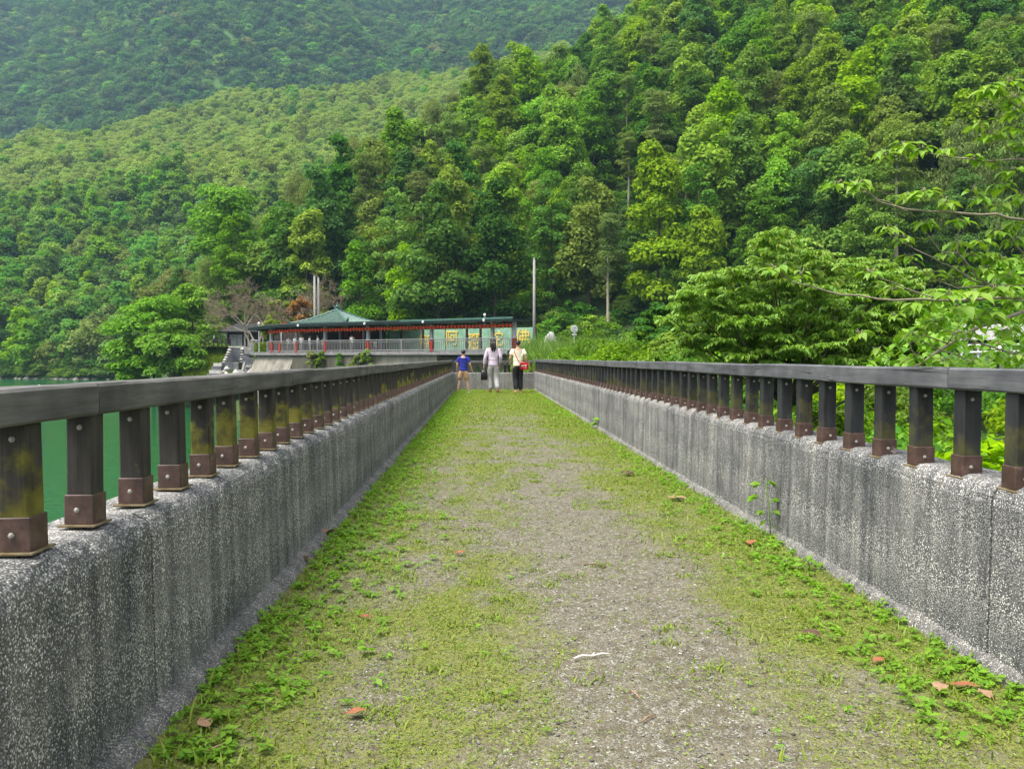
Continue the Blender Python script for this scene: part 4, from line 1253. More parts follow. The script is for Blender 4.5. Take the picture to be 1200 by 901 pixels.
ZP = 23.9
pose_boy = dict(knL=(-.085, .02, .285), anL=(-.125, -.04, .05), knR=(.075, .03, .285), anR=(.12, .0, .045), elL=(-.135, -.03, .645), wrL=(-.14, .02, .51), elR=(.16, -.02, .645), wrR=(.195, .03, .52))
b0 = pix(543, 461, ZP)
make_person((b0.x, ZP, 0), R(-6), 1.33, pose_boy, dict(shirt='blue_cloth', trousers='tan_cloth', shoe='teal_shoe', sleeve='short', leg='short', hem=.49, slack=1.25),
            'boy in a blue shirt and tan shorts walking away, left of the two women', hair_len=.1, fem=False)
pose_w1 = dict(knL=(-.05, .06, .29), anL=(-.045, .03, .05), knR=(.06, .015, .28), anR=(.07, -.11, .065), elL=(-.145, -.025, .645), wrL=(-.165, .01, .505), elR=(.135, -.05, .65), wrR=(.12, .04, .53))
W1 = pix(578, 461, ZP)
make_person((W1.x, ZP, 0), R(3), 1.66, pose_w1, dict(shirt='mauve_cloth', trousers='grey_cloth', shoe='red_shoe', sleeve='long', leg='long', hem=.475),
            'woman with long dark hair, mauve long-sleeved top and grey trousers, walking away', hair_len=.25)
pose_w2 = dict(knL=(-.05, .03, .285), anL=(-.04, -.06, .055), knR=(.045, .05, .285), anR=(.05, .02, .045), elL=(-.15, -.02, .65), wrL=(-.14, .06, .55), elR=(.15, -.03, .65), wrR=(.145, .03, .52))
W2 = pix(607, 461, ZP)
make_person((W2.x, ZP, 0), R(2), 1.62, pose_w2, dict(shirt='cream_cloth', trousers='black_cloth', shoe='pink_shoe', sleeve='short', leg='long', hem=.50, slack=1.3),
            'woman with short dark hair, cream top and black trousers, walking away on the right', hair_len=.11)
# black handbag held in the mauve woman's left hand
HB = empty('handbag', (W1.x - .275, ZP + .03, .40), 'black handbag held low in the left hand of the mauve woman', 'handbag')
m = MB(); vs = []
for z_, hx, hy in ((0, .085, .05), (.02, .10, .06), (.2, .095, .05), (.30, .075, .03)):
    for k in range(12):
        a_ = 2 * PI * k / 12; vs.append((math.copysign(abs(math.cos(a_)) ** .5, math.cos(a_)) * hx, math.copysign(abs(math.sin(a_)) ** .5, math.sin(a_)) * hy, z_))
fs = [(i_ * 12 + k, i_ * 12 + (k + 1) % 12, (i_ + 1) * 12 + (k + 1) % 12, (i_ + 1) * 12 + k) for i_ in range(3) for k in range(12)] + [tuple(range(12))[::-1], tuple(36 + k for k in range(12))]
m.add(vs, fs); m.build('bag_body', M['black_leather'], HB, True)
for s_ in (-1, 1):
    MB().tube([(-.05, s_ * .02, .28), (-.04, s_ * .018, .37), (0, s_ * .012, .42), (.04, s_ * .018, .37), (.05, s_ * .02, .28)], .008, 5).build('handle', M['black_leather'], HB)
# red shoulder bag
SB = empty('shoulder_bag', (W2.x + .19, ZP - .13, .82), 'red shoulder bag with pale pocket patches on the right hip of the cream woman', 'shoulder bag')
m = MB(); m.bbox(-.14, .12, -.05, .05, -.11, .10, .035); m.build('bag_body', M['red_leather'], SB, True)
m = MB(); m.bbox(-.145, .125, -.058, .03, .0, .112, .03); m.build('flap', M['red_leather'], SB, True)
for x_ in (-.075, -.02, .04): MB().bbox(x_ - .011, x_ + .011, -.066, -.056, -.02, .035, .004).build('pocket_patch', M['cream_cloth'], SB)
MB().tube([(-.15, 0, .10), (-.21, -.05, .2), (-.27, -.045, .33), (-.31, .0, .45), (-.315, .09, .50), (-.27, .2, .42), (-.1, .25, .2), (.1, .2, .1), (.15, .05, .08)], [.012] * 9, 5).build('strap', M['red_leather'], SB)
# people in white on the pavilion terrace, and two more seen over the right railing
far_pose = dict(knL=(-.05, .02, .285), anL=(-.05, 0, .045), knR=(.05, .02, .285), anR=(.05, 0, .045), elL=(-.14, -.01, .65), wrL=(-.12, .05, .53), elR=(.14, -.01, .65), wrR=(.12, .05, .53))
fp, _ = make_person(pav_pt(PU(348, -.5), -.5), PRZ + PI, 1.62, far_pose, dict(shirt='white_cloth', trousers='grey_cloth', shoe='black_cloth', sleeve='short', leg='long', hem=.48),
                 'visitor in a white top standing in the row behind the pavilion railing', 'visitors in white behind the pavilion railing', detail=1)
for px, v, s_, a_ in ((355.5, -.45, 1.04, .4), (365, -.5, .98, 2.6), (374.5, -.4, 1.0, -.7), (341, -.3, .95, 1.2), (380, -.3, .85, 1.9)):
    c = copy_tree(fp); c.location = pav_pt(PU(px, v), v); c.rotation_euler = (0, 0, PRZ + PI + a_); c.scale = (s_,) * 3
c = copy_tree(fp); c.location = pav_pt(PU(414, -.6), -.6); c.rotation_euler = (0, 0, PRZ + 1.2); c['label'] = 'lone visitor in white near the middle of the pavilion railing'; del c['group']
c = copy_tree(fp); c.location = pav_pt(PU(441, 1.6), 1.6, -.35); c.rotation_euler = (0, 0, PRZ - .6); c['label'] = 'visitor in white low behind the railing beside a grey column'; del c['group']
q = pix(1168, 398, 38); gq = gz(q.x, q.y)
make_person((q.x, q.y, q.z - 1.66), R(110), 1.66, dict(far_pose, elL=(-.13, .05, .66), wrL=(-.06, .14, .62)), dict(shirt='white_cloth', trousers='black_cloth', shoe='black_cloth', sleeve='short', leg='long', hem=.48),
            'person in a white shirt seen through the sapling at the far right', detail=1, fem=False)
q2 = pix(681, 414.5, 34)
make_person((q2.x, q2.y, q2.z - 1.6), R(-70), 1.6, far_pose, dict(shirt='tan_cloth', trousers='black_cloth', shoe='black_cloth', sleeve='short', leg='long', hem=.48),
            'person beyond the right railing with only the head showing', detail=1, fem=False)
kind(sheet('side_path', np.linspace(min(q2.x, 3) - .5, q2.x + 3, 6), np.linspace(30, 38, 6), lambda X_, Y_: np.full_like(X_, q2.z - 1.6), M['slab']), 'structure')
kind(sheet('side_road', np.linspace(q.x - 5, q.x + 22, 8), np.linspace(q.y - 3, q.y + 5, 6), lambda X_, Y_: np.full_like(X_, q.z - 1.66), M['slab']), 'structure')

# ------------------------------------------------------------------ things beyond the far end
LB = pix(594, 428, 27.6)
BN = empty('litter_bin', (LB.x, LB.y, .05), 'black box-shaped bin behind the end railing between the two women', 'bin')
m = MB(); m.bbox(-.11, .11, -.11, .11, 0, .75, .02); m.build('bin_body', M['black'], BN); m = MB(); m.bbox(-.13, .13, -.13, .13, .752, .80, .015); m.build('lid', M['black'], BN)
def pole(px, ytop, Z, r, label, name='utility_pole', arm=None):
    p = pix(px, ytop, Z); g = gz(p.x, p.y) - .5
    rt = empty(name, (p.x, p.y, g), label, 'pole')
    MB().tube([(0, 0, 0), (0, 0, (p.z - g) * .5), (0, 0, p.z - g)], [r, r * .85, r * .7], 10).build('shaft', M['pole'], rt, True)
    m_ = MB(); m_.lathe([(r * .8, 0), (r * .8, .06), (r * .3, .12)], (0, 0, p.z - g - .01), 8); m_.build('cap', M['pole'], rt)
    return rt
pole(626, 304, 62, .125, 'plain grey concrete pole standing right of the pavilion roof')
tp = pole(368.5, 324, 88, .15, 'left one of the twin grey poles behind the tiled roof')
tp = pole(373.0, 326, 88.3, .14, 'right one of the twin grey poles behind the tiled roof')
def lamp(px, yt, Z, label, h=None):
    p = pix(px, yt, Z); g = gz(p.x, p.y); rt = empty('street_lamp', (p.x, p.y, g), label, 'lamp')
    MB().tube([(0, 0, -.3), (0, 0, p.z - g)], [.08, .06], 8).build('lamp_post', M['column'], rt)
    MB().lathe([(.05, 0), (.12, .07), (.135, .18), (.08, .29), (.02, .32)], (0, 0, p.z - g), 10).build('lamp_globe', M['white_paint'], rt, True)
lamp(303.5, 381, 86, 'grey lamp post with a white globe left of the lantern row')
lamp(568, 371, 78, 'small lamp standing above the pavilion roof near its right end')
# round sign seen from behind
sp = pix(673, 385.5, 46); sg = gz(sp.x, sp.y)
SG = empty('road_sign', (sp.x, sp.y, sg), 'round metal road sign seen from behind above the tall grass', 'sign')
MB().tube([(0, .05, -.3), (0, .05, sp.z - sg + .1)], .03, 6).build('sign_post', M['sign_back'], SG)
m = MB(); m.lathe([(.20, -.012), (.21, -.006), (.21, .006), (.20, .012)], n=20); m.v = [(x_, z_, y_ + sp.z - sg) for (x_, y_, z_) in m.v]; m.build('disc', M['sign_back'], SG)
m = MB(); m.bbox(-.13, .13, -.02, .0, sp.z - sg - .36, sp.z - sg - .27, .005); m.build('plate', M['sign_back'], SG)
for dz in (-.08, .08): MB().bbox(-.1, .1, -.035, -.014, sp.z - sg + dz - .012, sp.z - sg + dz + .012, .003).build('bracket', M['pole'], SG)
# standing stone
def rock_mesh(name, sx, sy, sz, seed, mat, pw=1.0):
    bm = bmesh.new(); bmesh.ops.create_icosphere(bm, subdivisions=3, radius=1)
    for v_ in bm.verts:
        c = v_.co.copy()
        f = 1 + .35 * (float(fbm(c.x * 1.5 + seed, c.y * 1.5 + c.z * 1.3, seed)) - .5) + .12 * (float(vnoise(c.x * 5, c.z * 5 + c.y * 3, seed + 2)) - .5)
        t_ = max(0, c.z) ** pw
        v_.co = Vector((c.x * sx * f * (1 - .45 * t_), c.y * sy * f * (1 - .4 * t_), c.z * sz * f))
    me_ = bpy.data.meshes.new(name); bm.to_mesh(me_); bm.free(); me_.materials.append(mat); return me_
st = pix(646, 403, 52)
tag(link('standing_stone', rock_mesh('standing_stone', .72, .4, 1.25, 5, M['stele']), None, (st.x, st.y, st.z - .45)), 'pale pointed standing stone in the tall grass beside the pole', 'stone')

# ------------------------------------------------------------------ embankment left of the pavilion
ter = sheet('terrace', np.linspace(-40, -21, 12), np.linspace(91, 104, 8), lambda X_, Y_: 2.35 + 0 * X_, M['slab'])
def quadstrip(name, rows, mat, k='structure'):
    nx_ = len(rows[0]); vs = [p for r_ in rows for p in r_]
    fs = [(j * nx_ + i_, j * nx_ + i_ + 1, (j + 1) * nx_ + i_ + 1, (j + 1) * nx_ + i_) for j in range(len(rows) - 1) for i_ in range(nx_ - 1)]
    o = MB().add(vs, fs).build(name, mat, None, True); return kind(o, k) if k else o
rows = []
for t in np.linspace(0, 1, 8):
    rows.append([pix(222 + 60 * s_ - 8 * t * (1 - s_), 408 + 40 * t, 93 - 6 * t) + Vector((0, 0, .25 * math.sin(s_ * 9 + t * 5))) for s_ in np.linspace(0, 1, 12)])
quadstrip('grass_bank', rows[::-1], M['bank'])
rows = []
for t in np.linspace(0, 1, 6):
    rows.append([pix(299 + 16 * s_ + 0 * t - 3 * t * (1 - s_) - 5 * t * s_, 405 + 38 * t, 88 - 3 * t) for s_ in np.linspace(0, 1, 6)])
quadstrip('grass_bank', rows[::-1], M['bank'])
SW = empty('slate_wall', pix(275, 440, 89), 'grey slab-faced retaining wall edged with pale stones below the bare tree', 'retaining wall')
def prism(px4, Zf, depth, mat, name, parent):
    """a wall block whose front face has these corners in the photograph, with real depth behind it"""
    f = [pix(x_, y_, Zf) for x_, y_ in px4]; bq = [p + Vector((0, depth, 0)) for p in f]
    off = parent.location if parent is not None else Vector((0, 0, 0))
    vs = [p - off for p in f + bq]; n_ = len(f)
    fs = [tuple(range(n_)), tuple(range(n_, 2 * n_))[::-1]] + [(i_, i_ + n_, (i_ + 1) % n_ + n_, (i_ + 1) % n_) for i_ in range(n_)]
    q_ = MB().add(vs, fs); bm = bmesh.new(); me_ = q_.mesh(name, mat); bm.from_mesh(me_); bmesh.ops.recalc_face_normals(bm, faces=bm.faces); bm.to_mesh(me_); bm.free()
    return link(name, me_, parent)
prism([(258, 426), (283, 426), (283.4, 408.5), (270, 408.5)], 90, 1.2, M['slate'], 'slab', SW)
prism([(252, 446), (272, 446), (273, 424.5), (258.5, 424.5)], 88.5, 1.2, M['slate'], 'slab', SW)
prism([(273, 446), (281, 446), (279, 425), (273.4, 424.5)], 88.3, 1.0, M['slab'], 'slab', SW)
sr = random.Random(3)
for k in range(13):          # pale edging stones stepping down the left side
    t = k / 12; x_ = 270.5 - 16 * t - (3 if k > 6 else 0); y_ = 407 + 35 * t
    o = link('edging_stone', rock_mesh('edging_stone', .26, .28, .13, k, M['stone'] if k % 3 == 0 else M['pale_stone'], .3), SW, pix(x_, y_, 89.6 - t) - SW.location, sr.uniform(0, 6))
for k in range(6):
    o = link('edging_stone', rock_mesh('edging_stone', .22, .28, .13, k + 20, M['stone'] if k % 2 else M['pale_stone'], .3), SW, pix(283.8 + sr.uniform(-.4, .4), 409 + 3 * k, 89.7) - SW.location, sr.uniform(0, 6))
prism([(268, 407.6), (286, 407.6), (286, 405.8), (268, 405.8)], 90.2, 1.5, M['pale_stone'], 'coping', SW)
# stacked pale steps at the waterside
STP = empty('stone_steps', pix(246, 444, 86), 'low pale stone steps at the bottom of the grassy bank', 'steps')
for k in range(5):
    prism([(240 - k * .5 + k * 3, 446 - 4.2 * k), (258 + k * .4, 446 - 4.2 * k), (258 + k * .4, 442.2 - 4.2 * k), (240 - k * .5 + k * 3, 442.2 - 4.2 * k)], 86 + .5 * k, 1.2,
          M['pale_stone'] if k % 2 == 0 else M['slate'], 'step', STP)
ST2 = empty('stone_stair', pix(290, 440, 87), 'dark stone stair with a pale slanting parapet beside the slab wall', 'stair')
for k in range(9):
    prism([(284, 442 - 2.9 * k), (298, 442 - 2.9 * k), (298, 439.2 - 2.9 * k), (284, 439.2 - 2.9 * k)], 86 + .35 * k, .5, M['slate'] if k > 4 else M['stone'], 'step', ST2)
prism([(281.5, 437), (284.5, 437), (287.5, 424), (285.5, 424)], 85.8, .4, M['pale_stone'], 'side_parapet', ST2)
prism([(286, 415), (298, 415), (298, 406.5), (286, 406.5)], 89.4, .8, M['stone'], 'landing_wall', ST2)
prism([(286, 425.5), (298, 425.5), (298, 416.2), (286, 416.2)], 88.8, .8, M['slate'], 'landing_wall', ST2)
for (px, yt, lab) in ((296.2, 399.5, 'left one of the two grey stone gate posts by the lamp'), (300.8, 399.8, 'right one of the two grey stone gate posts by the lamp')):
    b_ = pix(px, 414, 88.6); t_ = pix(px, yt, 88.6)
    GP = empty('stone_post', b_, lab, 'gate post')
    MB().bbox(-.19, .19, -.19, .19, -.2, t_.z - b_.z, .03).build('shaft', M['stone'], GP); MB().bbox(-.22, .22, -.22, .22, t_.z - b_.z + .003, t_.z - b_.z + .14, .04).build('cap', M['stone'], GP)
for k in range(26):          # boulders along the water below
    x_ = sr.uniform(262, 300); y_ = sr.uniform(430, 444)
    tag(link('boulder', rock_mesh('boulder', sr.uniform(.2, .45), .35, .25, k + 40, M['pale_stone'] if k % 3 == 0 else M['stone'], .3), None, pix(x_, y_, 86.5 - (y_ - 430) * .12), sr.uniform(0, 6)),
        'pale rough boulder in the heap below the slab wall', 'boulder', 'boulders heaped below the slab wall')
# low fence along the terrace
fl = pix(230, 406, 92.5); fr = pix(270, 404.5, 92.5)
FE = empty('terrace_fence', fl, 'dark low fence along the terrace above the grassy bank', 'fence')
for k in range(9):
    p = fl.lerp(fr, k / 8) - fl; MB().bbox(p.x - .05, p.x + .05, p.y - .05, p.y + .05, -.2, .85, .01).build('fence_post', M['dark_wood'], FE)
for z_ in (.35, .75): MB().tube([(0, 0, z_), tuple(fr - fl + Vector((0, 0, z_)))], .035, 6).build('rail', M['dark_wood'], FE)
mo = pix(252, 403, 92.2)
PM = empty('parked_scooter', mo, 'small parked scooter with pale front on the terrace by the fence', 'scooter', rz=.5)
def wheel(y_):
    m_ = MB(); m_.lathe([(.12, -.04), (.24, -.05), (.26, 0), (.24, .05), (.12, .04)], n=14); m_.v = [(z_, x_ + y_, w_ + .26) for (x_, w_, z_) in m_.v]; return m_
for y_ in (-.6, .6): wheel(y_).build('wheel', M['black'], PM, True)
MB().add([(-.13, -.75, .45), (.13, -.75, .45), (.13, .1, .35), (-.13, .1, .35), (-.12, -.7, .75), (.12, -.7, .75), (.12, .05, .7), (-.12, .05, .7)], [(0, 3, 2, 1), (4, 5, 6, 7), (0, 1, 5, 4), (1, 2, 6, 5), (2, 3, 7, 6), (3, 0, 4, 7)]).build('scooter_body', M['black'], PM)
MB().tube([(0, .62, .26), (0, .5, .7), (0, .42, 1.0)], [.05, .09, .05], 6).build('front_shield', M['white_paint'], PM); MB().tube([(-.3, .38, 1.02), (.3, .38, 1.02)], .025, 6).build('handlebar', M['black'], PM)
# the low house behind
hx = pix(258, 404, 101); hx2 = pix(322, 404, 101); hw_ = hx2.x - hx.x
HS = empty('low_house', (hx.x, 101, 2.3), 'low house with a dark hipped roof behind the bare tree', 'house')
MB().box(.8, hw_ - .2, 0, 4, 0, 2.1).build('wall', M['dark_wood'], HS)
m = MB(); zr = 2.1
m.add([(0, -1, zr), (hw_ + 1, -1, zr), (hw_ + 1, 5, zr), (0, 5, zr), (1.6, 2, zr + 1.15), (hw_ - .6, 2, zr + 1.15), (0, -1, zr - .12), (hw_ + 1, -1, zr - .12), (hw_ + 1, 5, zr - .12), (0, 5, zr - .12)],
      [(0, 1, 5, 4), (1, 2, 5), (2, 3, 4, 5), (3, 0, 4), (0, 6, 7, 1), (1, 7, 8, 2), (2, 8, 9, 3), (3, 9, 6, 0), (6, 9, 8, 7)])
m.build('roof', M['black'], HS)
for a_, b_ in ((270, 277), (279, 283.5)):
    xa, xb = pix(a_, 400, 101).x - hx.x, pix(b_, 400, 101).x - hx.x
    wn = MB().bbox(xa - .06, xb + .06, -.09, -.004, .25, 1.75, .01).build('window', M['column'], HS); MB().bbox(xa, xb, -.11, -.092, .32, 1.68, .004).build('pane', M['glass'], wn)
for a_ in (261, 267.5, 289, 293, 310): xa = pix(a_, 400, 101).x - hx.x; MB().bbox(xa - .09, xa + .09, -.8, -.6, 0, 2.0, .01).build('veranda_post', M['stone'], HS)
# grey-roofed buildings beyond the sapling
B1 = pix(1150, 398, 62)
GB = empty('low_building', (B1.x, 62, .3), 'low pale building with a grey roof glimpsed through the sapling', 'building')
MB().box(-3.2, 6, 0, 5, 0, 2.0).build('wall', M['white_paint'], GB)
m = MB(); m.add([(-4, -1, 2.2), (6.6, -1, 2.2), (6.6, 6, 2.2), (-4, 6, 2.2), (-2.4, 2.5, 3.6), (6.6, 2.5, 3.6)], [(0, 1, 5, 4), (2, 3, 4, 5), (3, 0, 4), (1, 2, 5), (0, 3, 2, 1)]); m.build('roof', M['stone'], GB)
for xa in (-2.2, .2, 2.6): wn = MB().bbox(xa, xa + 1.4, -.08, -.004, .7, 1.75, .01).build('window', M['column'], GB); MB().bbox(xa + .08, xa + 1.32, -.1, -.083, .78, 1.67, .004).build('pane', M['glass'], wn)
gl = pix(1128, 404, 45); gr_ = pix(1225, 401, 45)
GR = empty('guard_rail', (gl.x, 45, gl.z - 1), 'white guard rail with two bars along the road at far right', 'guard rail')
for z_ in (.55, .95): MB().tube([(0, 0, z_), (gr_.x - gl.x, 0, z_ + .1)], .06, 6).build('bar', M['white_paint'], GR)
for k in range(6): x_ = (gr_.x - gl.x) * k / 5; MB().tube([(x_, .07, -.6), (x_, .07, 1.05)], .05, 6).build('rail_post', M['white_paint'], GR)
# floats on the lake, rocks along the far shore
for px, lab in ((46, 'left one of two small white floats on the lake'), (55.5, 'right one of two small white floats on the lake')):
    p = pixg(px, 454, LAKE); FT = empty('lake_float', p, lab, 'float')
    MB().lathe([(.02, -.25), (.3, -.15), (.38, .1), (.3, .38), (.1, .5), (.02, .52)], n=12).build('buoy', M['white_paint'], FT, True); MB().lathe([(.385, .04), (.4, .08), (.4, .13), (.385, .17)], n=12).build('band', M['black'], FT)
rp = []
for k in range(26):
    x_ = -15 + k * 6.0 + sr.uniform(-1.5, 1.5); Zr = 196
    for it in range(60):
        p = pix(x_, 440, Zr)
        if float(h_mid(np.array(p.x), np.array(p.y))) > LAKE + .1: break
        Zr += 1
    rp.append((p.x, p.y - .5, LAKE))
RK = [rock_mesh('shore_rock', .9, .7, .6, 70 + k, M['rock'], .3) for k in range(5)]
for k, p in enumerate(rp):
    s_ = sr.uniform(.4, 1.2); tag(link('shore_rock', RK[k % 5], None, (p[0], p[1] + sr.uniform(-1, 1), p[2] + .1), sr.uniform(0, 6), (s_ * 1.3, s_, s_ * sr.uniform(.5, 1.0))), 'pale rock on the far shore at the foot of the middle hill', 'rock', 'rocks along the far shore of the lake')
# a band of low bushes hanging over that shore
bpts = []
for k in range(260):
    x_ = sr.uniform(-25, 190); Zr = 197
    for it in range(70):
        p = pix(x_, 440, Zr)
        if float(h_mid(np.array(p.x), np.array(p.y))) > LAKE + .25: break
        Zr += 1
    y_ = p.y + sr.uniform(0, 9); bpts.append((p.x, y_, float(h_mid(np.array(p.x), np.array(y_))), sr.uniform(1.0, 2.1), sr.uniform(0, 6), sr.randrange(3)))
forest_stuff('shore_bushes', bpts, [und, und2, und3], 'bushes overhanging the far shore below the middle hill')

# ------------------------------------------------------------------ single trees and shrubs by the water
def solo_tree(name, px, ytop, ybase, Z, wpx, leaf, label, prof='round', seed=1, L=.4, n=6000, ncl=46, flat=.65, cat='tree', bark='bark', hang=False, droop=0.0, gz_=None):
    """a tree from its outline in the photograph: px centre column, top and base rows, width in pixels, depth"""
    tpt = pix(px, ytop, Z); bpt = pix(px, ybase, Z)
    g = bpt.z if gz_ is None else gz_
    h = tpt.z - g; Rr = wpx / 2 * Z / FPX
    root = empty(name, (tpt.x, Z, g), label, cat)
    cm, c = crown_mesh('crown', M[leaf], prof, h * .14, h * .84, Rr, ncl, Rr * .36, n, L, L * .5, seed, flat=flat, hang=hang, droop=droop)
    pick = np.random.default_rng(seed).choice(len(c), min(10, len(c)), replace=False)
    link('trunk', trunk_mesh('trunk', M[bark], h * .78, max(.05, h * .018), [c[i_] for i_ in pick], seed, bend=.1 * Rr), root)
    link('crown', cm, root)
    return root
solo_tree('waterside_tree', 178, 350, 462, 95, 88, 'lf_lime', 'bright green tree leaning over the inlet left of the grassy bank', 'round', 501, .5, 8000, 56)
solo_tree('waterside_tree', 226, 338, 450, 99, 70, 'lf_lime', 'taller vivid green tree just left of the bare grey tree', 'cone', 502, .5, 8000, 56, .85)
solo_tree('waterside_tree', 152, 394, 465, 93, 40, 'lf_bright', 'small green tree lowest over the water at the inlet', 'dome', 503, .45, 4500, 30)
solo_tree('waterside_tree', 200, 378, 465, 90, 72, 'lf_lime', 'leafy tree in front, hanging down beside the grassy bank', 'dome', 504, .45, 6000, 40)
solo_tree('hill_foot_tree', 205, 318, 400, 135, 74, 'lf_olive', 'olive-brown tree on the bank behind the waterside trees', 'dome', 505, .5, 5500, 36)
solo_tree('round_tree', 315, 371, 409, 84.5, 22, 'lf_yellow', 'small round bright green tree beside the white globe lamp', 'dome', 506, .26, 2600, 26, gz_=pix(315, 409, 84.5).z)
solo_tree('rust_shrub', 352, 350, 398, 95, 40, 'lf_red', 'rust-red tree behind the tiled pavilion roof', 'dome', 507, .34, 3200, 30)
solo_tree('yellow_green_tree', 330, 352, 400, 97, 30, 'lf_yellow', 'small yellow-green tree between the bare tree and the rust-red one', 'round', 508, .34, 2600, 24)
solo_tree('dark_shrub', 771, 357, 425, 31, 54, 'lf_dark', 'dark bluish-green shrub with layered foliage left of the sumac tree', 'dome', 509, .17, 6500, 40, .5)
solo_tree('dark_shrub', 800, 392, 432, 27, 70, 'lf_round', 'low green shrub under the left side of the sumac tree', 'dome', 510, .15, 5000, 36, .5)
# vines and tufts growing on the retaining wall
for px, y0, y1, w_, lf in ((364, 411, 440, 13, 'lf_olive'), (376, 412, 438, 8, 'lf_yellow'), (398, 413, 436, 6, 'lf_round'), (414, 422, 438, 10, 'lf_bright'), (430, 410, 434, 11, 'lf_yellow'), (421, 414, 432, 9, 'lf_olive')):
    u = PU(px, -1.8); p = pav_pt(u, -1.9); Zp = p.y
    solo_tree('wall_plant', px, y0, y1, Zp, w_ * 1.15, lf, 'tuft of green growing on the pavilion wall, number of the row told by its hue', 'round', int(520 + px), .3, 900, 16, cat='plant')
WPL = {364: 'tall olive tuft of weeds on the wall below the leftmost white visitors', 376: 'narrow yellow-green weed on the wall beside the tall olive tuft', 398: 'thin dark green weed high on the wall under the tiled roof',
       414: 'small bright green bush low on the dark wall face', 430: 'largest bright yellow-green weed on the wall under a red column base', 421: 'olive weed on the wall just left of the largest yellow-green one'}
for o in list(C.objects):
    if o.name.startswith('wall_plant'):
        px = proj(o.location)[0]; o['label'] = WPL[min(WPL, key=lambda q_: abs(q_ - px))]

# ---- the leafless tree
def bare_tree(bx=287, Zb=94, yt=322, x0=262, x1=346, sd_=9, lab='leafless grey-brown tree with a wide haze of twigs left of the pavilion'):
    base = pix(bx, 402, Zb); top = pix(bx, yt, Zb)
    rt = empty('bare_tree', base, lab, 'tree')
    rr = random.Random(sd_)
    tk, tw = MB(), MB()
    def grow(p, d, ln, r, dep):
        pts = [p]; q = p.copy(); dd = d.copy()
        for k in range(3):
            dd = (dd + Vector((rr.gauss(0, .16), rr.gauss(0, .16), rr.gauss(.02, .08)))).normalized(); q = q + dd * ln / 3; pts.append(q.copy())
        (tk if dep < 2 else tw).tube(pts, [r, r * .85, r * .72, r * .6], 6 if dep < 2 else 3, cap=False)
        if dep >= 5: return
        for k in range(rr.choice((3, 4)) if dep < 4 else 6):
            a_ = rr.uniform(0, 2 * PI); sp = rr.uniform(.45, .95)
            o = dd.orthogonal().normalized(); o = Matrix.Rotation(a_, 3, dd) @ o
            nd = (dd * math.cos(sp) + o * math.sin(sp)); nd.z = nd.z * .75 + .05
            grow(pts[-1] if k else pts[2], nd.normalized(), ln * rr.uniform(.62, .82), max(.014, r * .52), dep + 1)
    for dx in (-.25, .1, .5): grow(Vector((dx, 0, -.5)), Vector((dx * .9 - .1, rr.uniform(-.1, .1), 1)).normalized(), 2.9, .16, 0)
    tk.build('trunk', M['pale_bark'], rt, True); tw.build('twigs', M['grey_twig'], rt)
    zs = [v_[2] for v_ in tw.v]; k = (top.z - base.z) / max(zs)
    xs_ = [v_[0] for v_ in tw.v]
    kx = 1.15 * (pix(x1, 360, Zb).x - pix(x0, 360, Zb).x) / (np.percentile(xs_, 99) - np.percentile(xs_, 1))
    for ch in rt.children: ch.scale = (kx, kx, k); ch.location.x = .9
bare_tree()
bare_tree(352, 103, 316, 318, 398, 14, 'second leafless twiggy tree, behind the rust-red tree and the twin poles')

